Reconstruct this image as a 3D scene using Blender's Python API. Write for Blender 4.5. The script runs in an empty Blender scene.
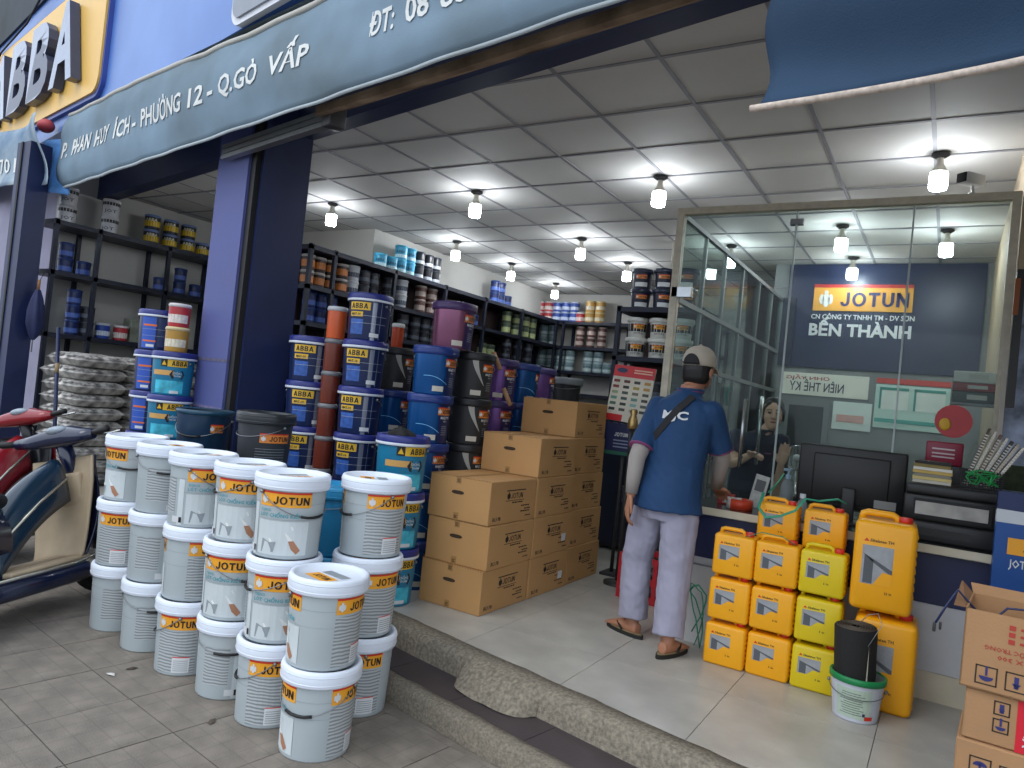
import bpy, bmesh, math, random
from math import sin, cos, pi, radians as rad, atan2, hypot
from mathutils import Vector, Matrix, Euler, noise
random.seed(7)
SC = bpy.context.scene
COL = SC.collection

# ------------------------------------------------------------------ camera
YAW, PITCH, ROLL, F_PX, CAM_H = rad(31.42), rad(1.056), rad(5.862), 720.5, 1.28
_f = Vector((-sin(YAW)*cos(PITCH), cos(YAW)*cos(PITCH), sin(PITCH)))
_r = Vector((cos(YAW), sin(YAW), 0)); _u = _r.cross(_f)
CR = cos(ROLL)*_r + sin(ROLL)*_u
CU = -sin(ROLL)*_r + cos(ROLL)*_u
CF = _f
cd = bpy.data.cameras.new('camera'); cam = bpy.data.objects.new('camera', cd); COL.objects.link(cam)
cam.matrix_world = Matrix(((CR.x, CU.x, -CF.x, 0), (CR.y, CU.y, -CF.y, 0), (CR.z, CU.z, -CF.z, CAM_H), (0, 0, 0, 1)))
cd.sensor_fit = 'HORIZONTAL'; cd.sensor_width = 36; cd.lens = F_PX/1024*36
cd.clip_start = .05; cd.clip_end = 300
SC.camera = cam
# ------------------------------------------------------------------ sky, sun, exposure
w = bpy.data.worlds.new('sky'); SC.world = w; w.use_nodes = True
_bg = w.node_tree.nodes['Background']
_tc = w.node_tree.nodes.new('ShaderNodeTexCoord')
_nz = w.node_tree.nodes.new('ShaderNodeTexNoise'); _nz.inputs['Scale'].default_value = 2.0
_rp = w.node_tree.nodes.new('ShaderNodeValToRGB')
_rp.color_ramp.elements[0].color = (.66, .80, 1.0, 1); _rp.color_ramp.elements[1].color = (.92, .96, 1.0, 1)
w.node_tree.links.new(_tc.outputs['Generated'], _nz.inputs['Vector'])
w.node_tree.links.new(_nz.outputs['Fac'], _rp.inputs['Fac'])
w.node_tree.links.new(_rp.outputs['Color'], _bg.inputs['Color'])
_bg.inputs['Strength'].default_value = 1.3
sd = bpy.data.lights.new('sun', 'SUN'); sun = bpy.data.objects.new('sun', sd); COL.objects.link(sun)
sd.energy = .6; sd.angle = rad(30); sd.color = (1, .97, .92)
sun.rotation_euler = (rad(38), 0, rad(-25))
BULB = 70.0
SC.view_settings.view_transform = 'Standard'; SC.view_settings.look = 'None'
SC.view_settings.gamma = 1; SC.view_settings.use_curve_mapping = False
SC.view_settings.exposure = 0.4
SC.cycles.use_denoising = True
SC.cycles.max_bounces = 8; SC.cycles.diffuse_bounces = 4; SC.cycles.transparent_max_bounces = 12
SC.cycles.sample_clamp_indirect = 6

# ------------------------------------------------------------------ pixel -> place
CAM = Vector((0, 0, CAM_H))
def ray(x, y): return CR*((x-512)/F_PX) - CU*((y-384)/F_PX) + CF
def onz(x, y, z): d = ray(x, y); return CAM + d*((z-CAM_H)/d.z)
def ony(x, y, Y): d = ray(x, y); return CAM + d*(Y/d.y)
def onx(x, y, X): d = ray(x, y); return CAM + d*(X/d.x)
FD = Vector((.981, -.196, 0)).normalized(); FN = Vector((.196, .981, 0)).normalized(); FP = Vector((-2.486, 3.175, 0))
def onf(x, y, off): d = ray(x, y); return CAM + d*((FP.dot(FN)+off)/d.dot(FN))
def fr(s, off, z=0): return FP + FD*s + FN*off + Vector((0, 0, z))      # s along the shopfront from FP
def axial(x, y, dep): return CAM + ray(x, y)*dep

# ------------------------------------------------------------------ materials
def lin(h):
    h = h.lstrip('#'); o = []
    for i in (0, 2, 4):
        c = int(h[i:i+2], 16)/255; o.append(c/12.92 if c <= .04045 else ((c+.055)/1.055)**2.4)
    return tuple(o)
MATS = {}
def mat(name, col, rough=.5, metal=0, var=.08, scale=6, bump=0, bscale=60, emit=0, alpha=1, spec=.5, col2=None, coat=0):
    if name in MATS: return MATS[name]
    m = bpy.data.materials.new(name); MATS[name] = m; m.use_nodes = True
    nt = m.node_tree; b = nt.nodes['Principled BSDF']; c = lin(col)
    tc = nt.nodes.new('ShaderNodeTexCoord')
    nz = nt.nodes.new('ShaderNodeTexNoise'); nz.inputs['Scale'].default_value = scale; nz.inputs['Detail'].default_value = 5
    nt.links.new(tc.outputs['Object'], nz.inputs['Vector'])
    rp = nt.nodes.new('ShaderNodeValToRGB')
    c2 = lin(col2) if col2 else c
    rp.color_ramp.elements[0].position = .3; rp.color_ramp.elements[1].position = .7
    rp.color_ramp.elements[0].color = tuple(x*(1-var) for x in c) + (1,)
    rp.color_ramp.elements[1].color = tuple(min(1, x*(1+var)) for x in c2) + (1,)
    nt.links.new(nz.outputs['Fac'], rp.inputs['Fac']); nt.links.new(rp.outputs['Color'], b.inputs['Base Color'])
    b.inputs['Roughness'].default_value = rough; b.inputs['Metallic'].default_value = metal
    b.inputs['Specular IOR Level'].default_value = spec
    if coat: b.inputs['Coat Weight'].default_value = coat; b.inputs['Coat Roughness'].default_value = .1
    if bump:
        n2 = nt.nodes.new('ShaderNodeTexNoise'); n2.inputs['Scale'].default_value = bscale; n2.inputs['Detail'].default_value = 6
        nt.links.new(tc.outputs['Object'], n2.inputs['Vector'])
        bp = nt.nodes.new('ShaderNodeBump'); bp.inputs['Strength'].default_value = bump; bp.inputs['Distance'].default_value = .01
        nt.links.new(n2.outputs['Fac'], bp.inputs['Height']); nt.links.new(bp.outputs['Normal'], b.inputs['Normal'])
    if emit:
        b.inputs['Emission Color'].default_value = c + (1,); b.inputs['Emission Strength'].default_value = emit
    if alpha < 1: b.inputs['Alpha'].default_value = alpha
    return m

# ------------------------------------------------------------------ mesh building
def sm(pts):      # smoothstep helper
    return pts*pts*(3-2*pts)
class MB:
    def __init__(s): s.v = []; s.f = []; s.mi = []; s.ms = []; s.sm = []
    def slot(s, m):
        if m is None: return 0
        if m not in s.ms: s.ms.append(m)
        return s.ms.index(m)
    def add(s, vs, fs, m=None, smooth=False, T=None):
        o = len(s.v); k = s.slot(m)
        for p in vs:
            p = Vector(p)
            if T is not None: p = T @ p
            s.v.append(p)
        for f in fs: s.f.append(tuple(i+o for i in f)); s.mi.append(k); s.sm.append(smooth)
        return s
    def box(s, lo, hi, m=None, T=None):
        (a, b, c), (d, e, f) = lo, hi
        return s.add([(a,b,c),(d,b,c),(d,e,c),(a,e,c),(a,b,f),(d,b,f),(d,e,f),(a,e,f)],
                     [(0,3,2,1),(4,5,6,7),(0,1,5,4),(1,2,6,5),(2,3,7,6),(3,0,4,7)], m, False, T)
    def cbox(s, c, d, m=None, T=None): return s.box([c[i]-d[i]/2 for i in range(3)], [c[i]+d[i]/2 for i in range(3)], m, T)
    def rbox(s, lo, hi, r, m=None, T=None, seg=2, smooth=True):      # box with rounded edges
        bm = bmesh.new(); bmesh.ops.create_cube(bm, size=1)
        for v in bm.verts: v.co = Vector([lo[i]+(v.co[i]+.5)*(hi[i]-lo[i]) for i in range(3)])
        bmesh.ops.bevel(bm, geom=bm.edges[:], offset=r, segments=seg, profile=.5, affect='EDGES')
        s.bm(bm, m, T, smooth); return s
    def bm(s, bm, m=None, T=None, smooth=False):
        bm.verts.index_update()
        s.add([v.co.copy() for v in bm.verts], [[v.index for v in f.verts] for f in bm.faces], m, smooth, T); bm.free(); return s
    def lathe(s, prof, n=24, m=None, T=None, smooth=True, cap0=False, cap1=False, a0=0, a1=2*pi):
        full = abs(a1-a0-2*pi) < 1e-6; k = n if full else n+1; vs = []
        for r, z in prof:
            for i in range(k):
                a = a0+(a1-a0)*i/n; vs.append((r*cos(a), r*sin(a), z))
        fs = []
        for j in range(len(prof)-1):
            for i in range(n):
                i2 = (i+1) % k
                fs.append((j*k+i, j*k+i2, (j+1)*k+i2, (j+1)*k+i))
        s.add(vs, fs, m, smooth, T)
        if cap0: s.add([vs[i] for i in range(k)], [tuple(reversed(range(k)))], m, False, T)
        if cap1: s.add([vs[(len(prof)-1)*k+i] for i in range(k)], [tuple(range(k))], m, False, T)
        return s
    def tube(s, pts, r, n=8, m=None, T=None, cap=True, closed=False, flat=1.0):
        pts = [Vector(p) for p in pts]; N = len(pts); vs = []
        rr = r if isinstance(r, (list, tuple)) else [r]*N
        t = (pts[1]-pts[0]).normalized()
        up = Vector((0, 0, 1)) if abs(t.z) < .9 else Vector((1, 0, 0))
        u = t.cross(up).normalized()
        for i, p in enumerate(pts):
            if closed: t = (pts[(i+1) % N]-pts[i-1]).normalized()
            else: t = (pts[min(i+1, N-1)]-pts[max(i-1, 0)]).normalized()
            u = (u - t*u.dot(t)).normalized(); w_ = t.cross(u)
            for k in range(n):
                a = 2*pi*k/n; vs.append(p + u*(rr[i]*cos(a)) + w_*(rr[i]*sin(a)*flat))
        fs = []
        for i in range(N if closed else N-1):
            j = (i+1) % N
            for k in range(n):
                k2 = (k+1) % n; fs.append((i*n+k, i*n+k2, j*n+k2, j*n+k))
        if cap and not closed: fs += [tuple(reversed(range(n))), tuple((N-1)*n+k for k in range(n))]
        return s.add(vs, fs, m, True, T)
    def prism(s, poly, z0, z1, m=None, T=None):       # polygon in xy, ccw
        n = len(poly)
        vs = [(p[0], p[1], z0) for p in poly] + [(p[0], p[1], z1) for p in poly]
        fs = [tuple(reversed(range(n))), tuple(range(n, 2*n))] + [(i, (i+1) % n, n+(i+1) % n, n+i) for i in range(n)]
        return s.add(vs, fs, m, False, T)
    def grid(s, fn, nu, nv, m=None, T=None, smooth=True, thick=0):
        vs = [fn(i/nu, j/nv) for j in range(nv+1) for i in range(nu+1)]
        fs = [(j*(nu+1)+i, j*(nu+1)+i+1, (j+1)*(nu+1)+i+1, (j+1)*(nu+1)+i) for j in range(nv) for i in range(nu)]
        if thick:
            vv = [Vector(v) for v in vs]; nn = [Vector((0,0,0)) for _ in vv]
            for f in fs:
                nrm = (vv[f[1]]-vv[f[0]]).cross(vv[f[3]]-vv[f[0]])
                for i in f: nn[i] += nrm
            o = len(vv); vs = vv + [v - nn[i].normalized()*thick for i, v in enumerate(vv)]
            fs2 = fs + [tuple(o+i for i in reversed(f)) for f in fs]
            A = nu+1
            for i in range(nu): fs2 += [(i+1, i, o+i, o+i+1), (nv*A+i, nv*A+i+1, o+nv*A+i+1, o+nv*A+i)]
            for j in range(nv): fs2 += [(j*A, (j+1)*A, o+(j+1)*A, o+j*A), ((j+1)*A+nu, j*A+nu, o+j*A+nu, o+(j+1)*A+nu)]
            fs = fs2
        return s.add(vs, fs, m, smooth, T)
    def blob(s, c, r, m=None, T=None, n=12, k=8):
        vs = []; fs = []
        for j in range(k+1):
            ph = -pi/2+pi*j/k
            for i in range(n):
                a = 2*pi*i/n; vs.append((c[0]+r[0]*cos(ph)*cos(a), c[1]+r[1]*cos(ph)*sin(a), c[2]+r[2]*sin(ph)))
        for j in range(k):
            for i in range(n): fs.append((j*n+i, j*n+(i+1) % n, (j+1)*n+(i+1) % n, (j+1)*n+i))
        return s.add(vs, fs, m, True, T)
    def mesh(s, name, m=None):
        me = bpy.data.meshes.new(name); me.from_pydata([tuple(v) for v in s.v], [], s.f)
        if m is not None and not s.ms: s.ms = [m]
        for x in s.ms: me.materials.append(x)
        me.polygons.foreach_set('material_index', s.mi); me.polygons.foreach_set('use_smooth', s.sm)
        me.validate(); me.update(); return me
    def build(s, name, m=None, parent=None, loc=None, rot=None): return obj(name, s.mesh(name, m), parent, loc, rot)
def obj(name, me, parent=None, loc=None, rot=None):
    o = bpy.data.objects.new(name, me); COL.objects.link(o)
    if parent is not None: o.parent = parent
    if loc is not None: o.location = loc
    if rot is not None: o.rotation_euler = rot
    return o
def tag(o, label, cat, group=None):
    o['label'] = label; o['category'] = cat
    if group: o['group'] = group
    return o
def thing(name, label, cat, loc=(0, 0, 0), rz=0, group=None, scale=1):
    o = bpy.data.objects.new(name, None); COL.objects.link(o); o.empty_display_size = .05
    o.location = loc; o.rotation_euler = (0, 0, rz) if not isinstance(rz, tuple) else rz
    if scale != 1: o.scale = (scale,)*3
    return tag(o, label, cat, group)
def struct(o): o['kind'] = 'structure'; return o

# ------------------------------------------------------------------ lettering (flat print)
_TX = {}
def text2d(st, h=1.0, res=1, bold=0):
    key = (st, res, bold)
    if key not in _TX:
        cu = bpy.data.curves.new('t', 'FONT'); cu.body = st; cu.resolution_u = res; cu.offset = bold; cu.fill_mode = 'FRONT'
        o = bpy.data.objects.new('t', cu); COL.objects.link(o)
        dg = bpy.context.evaluated_depsgraph_get()
        me = bpy.data.meshes.new_from_object(o.evaluated_get(dg))
        vs = [(v.co.x, v.co.y) for v in me.vertices]; fs = [tuple(p.vertices) for p in me.polygons]
        bpy.data.objects.remove(o); bpy.data.curves.remove(cu); bpy.data.meshes.remove(me)
        _TX[key] = (vs, fs)
    vs, fs = _TX[key]
    x0 = min(v[0] for v in vs); x1 = max(v[0] for v in vs)
    k = h/.69                                   # cap height of the font
    return [((x-(x0+x1)/2)*k, (y-.345)*k) for x, y in vs], fs, (x1-x0)*k
def fit_text(st, width, height, res=1, bold=0):
    vs, fs, w_ = text2d(st, height, res, bold); q = width/w_
    return [(x*q, y) for x, y in vs], fs
def put(mb, vf, fn, m):          # 2-D shape laid on a surface fn(x, y)
    vs, fs = vf[0], vf[1]; mb.add([fn(x, y) for x, y in vs], fs, m)
def rect2(cx, cy, w_, h_, nx=1):
    vs = [(cx-w_/2+w_*i/nx, cy-h_/2) for i in range(nx+1)] + [(cx-w_/2+w_*i/nx, cy+h_/2) for i in range(nx+1)]
    return vs, [(i, i+1, nx+2+i, nx+1+i) for i in range(nx)]
def shift(vf, dx, dy): return [(x+dx, y+dy) for x, y in vf[0]], vf[1]
def penguin(cx, cy, h_):         # round emblem with wings
    out = []
    for ex, ey, rx, ry in ((0, -.05, .2, .42), (-.24, .0, .13, .3), (.24, .0, .13, .3), (0, .4, .12, .12)):
        n = 10; out.append(([(cx+h_*(ex+rx*cos(2*pi*i/n)), cy+h_*(ey+ry*sin(2*pi*i/n))) for i in range(n)], [tuple(range(n))]))
    return out
def blk(st, width, height, t=.21):      # heavy sans capitals drawn from strokes
    V = []; Fc = []; x0 = 0
    def q(pts):
        o = len(V); V.extend(pts); Fc.append(tuple(range(o, o+len(pts))))
    def seg(ax, ay, bx, by, w_=t):
        L = hypot(bx-ax, by-ay); nx, ny = -(by-ay)/L*w_/2, (bx-ax)/L*w_/2
        q([(x0+ax-nx, ay-ny), (x0+bx-nx, by-ny), (x0+bx+nx, by+ny), (x0+ax+nx, ay+ny)])
    def ring(cx, cy, rx, ry, a0, a1, n=10):
        for i in range(n):
            a, b = rad(a0+(a1-a0)*i/n), rad(a0+(a1-a0)*(i+1)/n); ix, iy = rx-t, ry-t*.85
            p = [(x0+cx+ix*cos(a), cy+iy*sin(a)), (x0+cx+rx*cos(a), cy+ry*sin(a)), (x0+cx+rx*cos(b), cy+ry*sin(b)), (x0+cx+ix*cos(b), cy+iy*sin(b))]
            q(p if a1 > a0 else p[::-1])
    for c in st:
        if c == 'J': seg(.5, 1, .5, .3); ring(.3, .32, .3+.005, .32, 180, 360, 6); w_ = .62
        elif c == 'O': ring(.45, .5, .45, .5, 0, 360, 18); w_ = .9
        elif c == 'T': seg(0, 1-t/2, .72, 1-t/2); seg(.36, 0, .36, 1-t); w_ = .72
        elif c == 'U': seg(t/2, 1, t/2, .36); seg(.74-t/2, 1, .74-t/2, .36); ring(.37, .37, .37, .37, 180, 360, 8); w_ = .74
        elif c == 'N': seg(t/2, 0, t/2, 1); seg(.76-t/2, 0, .76-t/2, 1); seg(t*.6, .93, .76-t*.6, .07, t*1.05); w_ = .76
        elif c == 'A': seg(t*.5, 0, .41, 1); seg(.41, 1, .82-t*.5, 0); seg(.2, .28, .62, .28, t*.8); w_ = .82
        elif c == 'B': seg(t/2, 0, t/2, 1); ring(.36, .74, .32, .26, -90, 90, 7); ring(.36, .27, .36, .27, -90, 90, 7); seg(t, 1-t*.42, .36, 1-t*.42, t*.84); seg(t, .5, .36, .5, t*.84); seg(t, t*.42, .36, t*.42, t*.84); w_ = .72
        x0 += w_+.13
    W = x0-.13
    return [((x-W/2)*width/W, (y-.5)*height) for x, y in V], Fc
ORD = ['first', 'second', 'third', 'fourth', 'fifth', 'sixth', 'seventh', 'eighth', 'ninth', 'tenth', 'eleventh', 'twelfth', 'thirteenth', 'fourteenth', 'fifteenth', 'sixteenth']
def clip(poly, pt, nrm):         # keep the side of the line that nrm points to
    out = []
    for i in range(len(poly)):
        a, b = poly[i], poly[(i+1) % len(poly)]
        da = (a[0]-pt[0])*nrm[0]+(a[1]-pt[1])*nrm[1]; db = (b[0]-pt[0])*nrm[0]+(b[1]-pt[1])*nrm[1]
        if da >= 0: out.append(a)
        if da*db < 0: t = da/(da-db); out.append((a[0]+(b[0]-a[0])*t, a[1]+(b[1]-a[1])*t))
    return out
# ================================================================== setting
CEIL = 3.11; STREET = -.22
m_street = mat('street_concrete', '#6b665f', .85, var=.18, scale=3, bump=.4, bscale=90)
m_paver = mat('paver_stone', '#787067', .82, var=.16, scale=7, bump=.35, bscale=120, col2='#827a70')
def groove(m, sz, dark=.72):      # fine stamped grid on a paver
    nt = m.node_tree; b = nt.nodes['Principled BSDF']
    src = b.inputs['Base Color'].links[0].from_socket
    tc = nt.nodes.new('ShaderNodeTexCoord'); br = nt.nodes.new('ShaderNodeTexBrick')
    br.offset = 0; br.inputs['Scale'].default_value = 1; br.inputs['Brick Width'].default_value = sz; br.inputs['Row Height'].default_value = sz
    br.inputs['Mortar Size'].default_value = .004; br.inputs['Mortar Smooth'].default_value = .4
    br.inputs['Color1'].default_value = br.inputs['Color2'].default_value = (1, 1, 1, 1); br.inputs['Mortar'].default_value = (dark,)*3 + (1,)
    mx = nt.nodes.new('ShaderNodeMix'); mx.data_type = 'RGBA'; mx.blend_type = 'MULTIPLY'; mx.inputs[0].default_value = 1
    nt.links.new(tc.outputs['Object'], br.inputs['Vector']); nt.links.new(src, mx.inputs[6]); nt.links.new(br.outputs['Color'], mx.inputs[7])
    nt.links.new(mx.outputs[2], b.inputs['Base Color'])
groove(m_paver, .1, .86)
street = struct(MB().box((-60, -60, -.4), (60, 14, STREET-.005)).build('street', m_street))
PA = rad(-7.5); pu = Vector((cos(PA), sin(PA), 0)); pv = Vector((-sin(PA), cos(PA), 0)); po = Vector((-2.648, 1.493, 0))
pav_mesh = MB().box((.0022, .0022, -.014), (.3978, .3978, 0)).mesh('paver', m_paver)
for i in range(-12, 10):
    for j in range(-5, 6):
        c0 = po + pu*(.4*i) + pv*(.4*j)
        cs = [c0, c0+pu*.4, c0+pu*.4+pv*.4, c0+pv*.4]
        if all(FN.dot(c-FP) < -.39 for c in cs):
            obj('paver', pav_mesh, street, (c0.x, c0.y, STREET+random.uniform(-.001, .0005)), (0, 0, PA))
        elif any(FN.dot(c-FP) < -.39 for c in cs):
            q = clip([(c.x, c.y) for c in cs], tuple((FP-FN*.39).xy), tuple((-FN).xy))
            if len(q) > 2:
                T = Matrix.Translation(-c0)
                MB().prism(q, STREET-.014, STREET, None, Matrix.Translation((-c0.x, -c0.y, -STREET))).build('paver', m_paver, street, (c0.x, c0.y, STREET))
# --- shop floor
m_grout = mat('grout', '#5d5a56', .9)
m_tile = mat('floor_tile_grey', '#aaa7a0', .33, var=.13, scale=3.5, col2='#b4b1a9', bump=.05, bscale=30)
fl_poly = [(.85, fr(3.4, 0).y), (.85, 10.8), (-8.4, 10.8), (-8.4, 3.1), (-5.1, 3.1), tuple(fr(-2.6, .02).xy), tuple(fr(3.4, .02).xy)]
floor_o = struct(MB().prism(fl_poly, -.22, -.006).build('floor', m_grout))
TP = .624
full = MB().box((.0015, .0015, -.012), (TP-.0015, TP-.0015, 0)).mesh('floor_tile', m_tile)
for i in range(-11, 2):
    for j in range(-2, 12):
        x0 = -.17+TP*i; y0 = 3.5+TP*j
        if y0 > 10.75 or x0 > .8: continue
        if x0 < -6.2 and y0 > 6.3: continue
        cs = [(x0+.0015, y0+.0015), (x0+TP-.0015, y0+.0015), (x0+TP-.0015, y0+TP-.0015), (x0+.0015, y0+TP-.0015)]
        pt, nr = tuple(fr(0, .05).xy), tuple(FN.xy)
        if x0 < -5.1: pt, nr = (0, 3.12), (0, 1)
        q = clip(cs, pt, nr)
        if len(q) < 3: continue
        if q == cs: obj('floor_tile', full, floor_o, (x0, y0, random.uniform(-.001, .0005)))
        else: MB().prism([(a-x0, b-y0) for a, b in q], -.012, 0).build('floor_tile', m_tile, floor_o, (x0, y0, 0))
# --- steps
m_conc = mat('rough_concrete', '#766e62', .95, var=.2, scale=60, bump=.6, bscale=160, col2='#8f8676')
m_conc2 = mat('worn_kerb', '#736c61', .95, var=.2, scale=80, bump=.55, bscale=170, col2='#857c6d')
m_dtile = mat('dark_step_tile', '#453d3f', .5, var=.15, scale=5, bump=.1)
def strip(prof, s0, s1, m, name, n=60, jit=.004):       # prof: (off, z) swept along the shopfront
    def P(k, i):
        s = s0+(s1-s0)*i/n; o, z = prof[k]
        j = jit*noise.noise(Vector((s*7, k*3.1, 0))) + jit*.6*noise.noise(Vector((s*23, k*5.1, 2)))
        return fr(s, o+j, z+j*.6)
    mb = MB(); vs = [P(k, i) for k in range(len(prof)) for i in range(n+1)]
    fs = [(k*(n+1)+i, k*(n+1)+i+1, (k+1)*(n+1)+i+1, (k+1)*(n+1)+i) for k in range(len(prof)-1) for i in range(n)]
    mb.add(vs, fs, None, True); return mb.build(name, m)
st = struct(strip([(-.088, -.13), (-.08, -.06), (-.072, -.025), (-.055, -.006), (-.02, -.001), (.05, .0005), (.05, -.1)], -2.6, 3.4, m_conc, 'step_riser', 90))
kb = struct(strip([(-.385, -.235), (-.378, -.15), (-.365, -.123), (-.33, -.117), (-.30, -.118), (-.30, -.2)], -2.6, 3.4, m_conc2, 'kerb', 90))
tb = struct(MB().add([fr(-2.6, -.32, -.2), fr(3.4, -.32, -.2), fr(3.4, -.06, -.2), fr(-2.6, -.06, -.2), fr(-2.6, -.32, -.128), fr(3.4, -.32, -.128), fr(3.4, -.06, -.128), fr(-2.6, -.06, -.128)],
      [(0,3,2,1),(4,5,6,7),(0,1,5,4),(1,2,6,5),(2,3,7,6),(3,0,4,7)]).build('step_tread', m_grout))
s = -2.6; ang = atan2(FD.y, FD.x)
dt_mesh = MB().box((.0015, 0, -.012), (.4485, .225, 0)).mesh('tread_tile', m_dtile)
k0 = -.62
for k in range(-4, 10):
    s0 = k0+.45*k
    if s0 < -2.6 or s0 > 3: continue
    p = fr(s0, -.3, -.118); obj('tread_tile', dt_mesh, tb, p, (0, 0, ang))
# worn concrete ramp patch on the step
def patch(u, v):
    s = .0+.52*u; e = 1-abs(2*u-1)**4; o = -.04-.17*v*e
    z = .002-.112*v**1.7 + .006*noise.noise(Vector((u*6, v*6, 3)))
    return fr(s, o, z)
a = (onz(500, 660, -.05)-FP).dot(FD)
def patch2(u, v):
    s = a-.06+.5*u; e = max(0, 1-abs(2*u-1)**5); o = -.035-.17*v*(.35+.65*e)
    z = .003-.116*v**1.9 + .007*noise.noise(Vector((u*6, v*6, 3)))
    return fr(s, o, z)
MB().grid(patch2, 20, 10).build('concrete_patch', m_conc, st)
# --- walls
m_wall = mat('white_wall', '#b9b8b2', .8, var=.05, scale=1.2, bump=.06)
m_navywall = mat('navy_wall', '#1d2748', .6, var=.1)
struct(MB().box((-8.35, 3.95, 0), (-8.25, 6.35, 3.4)).build('wall_left', m_wall))
struct(MB().box((-8.35, 6.35, 0), (-6.0, 6.45, 3.4)).build('wall_inner', m_wall))
struct(MB().box((-6.1, 6.45, 0), (-6.0, 10.8, 3.4)).build('wall_left_rear', m_wall))
struct(MB().box((-6.1, 10.8, 0), (.95, 10.9, 3.4)).build('wall_back', m_wall))
struct(MB().box((.85, 2.4, 0), (.95, 10.8, 3.4)).build('wall_right', m_wall))
# --- ceiling
m_panel = mat('ceiling_panel_white', '#c2c1bd', .75, var=.05, scale=2, bump=.05, bscale=25)
m_bar = mat('ceiling_bar', '#85858a', .7)
GX, GY, GP = -.215, 4.067, .605
cpoly = [tuple(fr(-6.6, .1).xy), tuple(fr(3.6, .1).xy), (.85, 10.8), (-6.0, 10.8), (-6.0, 6.35), (-8.3, 6.35)]
ceil = struct(MB().prism(cpoly, CEIL+.03, CEIL+.2).build('ceiling', mat('ceiling_void', '#55554f', .9)))
cp_full = MB().box((.011, .011, 0), (GP-.011, GP-.011, .012)).mesh('ceiling_panel', m_panel)
for i in range(-14, 2):
    for j in range(-3, 12):
        x0 = GX+GP*i; y0 = GY+GP*j
        q = [(x0, y0), (x0+GP, y0), (x0+GP, y0+GP), (x0, y0+GP)]; c0 = list(q)
        q = clip(q, tuple(fr(0, .1).xy), tuple(FN.xy)); q = clip(q, (.85, 0), (-1, 0)) if q else q
        q = clip(q, (0, 10.8), (0, -1)) if q else q; q = clip(q, (-8.25, 0), (1, 0)) if q else q
        if q and y0+GP/2 > 6.35: q = clip(q, (-6.0, 0), (1, 0))
        if len(q) < 3: continue
        if q == c0: obj('ceiling_panel', cp_full, ceil, (x0, y0, CEIL+random.uniform(0, .0025)), (random.uniform(-.0015, .0015), random.uniform(-.0015, .0015), 0))
        else: MB().prism([(p[0]-x0, p[1]-y0) for p in q], .001, .012).build('ceiling_panel', m_panel, ceil, (x0, y0, CEIL))
for i in range(-14, 2):
    x = GX+GP*i
    if not -8.2 < x < .85: continue
    y0 = FP.y + .12 - (x-FP.x)*.2; y1 = 10.8 if x > -6 else 6.35
    MB().box((x-.012, y0, CEIL-.004), (x+.012, y1, CEIL+.004)).build('grid_bar', m_bar, ceil)
for j in range(-3, 12):
    y = GY+GP*j; x1 = .85; x0 = -8.25 if y < 6.35 else -6.0
    xf = FP.x - (y-.12-FP.y)/.2
    if xf > .8 or y > 10.78: continue
    MB().box((max(x0, xf), y-.012, CEIL-.005), (x1, y+.012, CEIL+.003)).build('grid_bar', m_bar, ceil)
# --- facade over the shop, beam, pillars
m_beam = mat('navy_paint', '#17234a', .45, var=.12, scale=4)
m_pfront = mat('pillar_front_blue', '#585f96', .6, var=.18, scale=2.2, col2='#474f86', bump=.1)  # front face lighter and bluer than the navy guide beside it
m_black = mat('black_rubber', '#121214', .6)
fT = Matrix(((FD.x, FN.x, 0, FP.x), (FD.y, FN.y, 0, FP.y), (0, 0, 1, 0), (0, 0, 0, 1)))      # (s, off, z) -> world
struct(MB().box((-6.4, -.02, 3.0), (3.6, .12, 3.33), None, fT).build('trim_1', m_beam))
struct(MB().box((-14, .12, 3.33), (8, .4, 9), None, fT).build('wall_facade', mat('facade_blue', '#5f84c6', .5, var=.06, scale=.8)))
struct(MB().box((-14, .12, 3.32), (8, 9, 3.45), None, fT).build('sky_block_slab', mat('slab', '#77756f', .9)))  # unseen slab, added above the ceiling to block the sky
pl = thing('pillar', 'thick blue shopfront pillar between the two bays', 'pillar', fr(-2.0, 0)); pl['kind'] = 'structure'
del pl['label'], pl['category']
iT = Matrix.Translation(-fr(-2.0, 0)) @ fT
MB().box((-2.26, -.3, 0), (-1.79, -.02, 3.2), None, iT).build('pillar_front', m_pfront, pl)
MB().box((-1.79, -.28, 0), (-1.72, .12, 3.2), None, iT).build('shutter_slot', m_black, pl)
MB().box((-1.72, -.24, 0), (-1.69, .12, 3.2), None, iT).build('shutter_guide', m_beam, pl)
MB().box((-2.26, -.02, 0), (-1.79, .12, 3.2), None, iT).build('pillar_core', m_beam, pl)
for (zz, hh, d_) in ((1.32, .02, '#5a5770'), (.98, .018, '#6c6788')):
    MB().box((-2.265, -.303, zz), (-1.785, -.29, zz+hh), None, iT).build('tape_band', mat('old_tape'+d_[1:3], d_, .7, var=.3, scale=40), pl)
a1 = ony(47, 200, 3.62).x
MB_ = MB().box((a1-.26, 3.42, -.2), (a1, 3.62, 3.3)).box((a1-.17, 3.41, -.2), (a1-.14, 3.43, 3.3), m_black)
MB_.ms = [m_beam, m_black]; MB_.mi = [0]*6+[1]*6
lp = struct(MB_.build('pillar', None))
struct(MB().box((-13, 4.1, -.22), (-8.36, 4.2, 3.3)).build('wall_neighbour', mat('lavender_wall', '#8d8aa0', .7)))
struct(MB().box((-4.6, 2.63, -.22), (-2.75, 3.3, 0)).build('plinth', m_conc))
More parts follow.
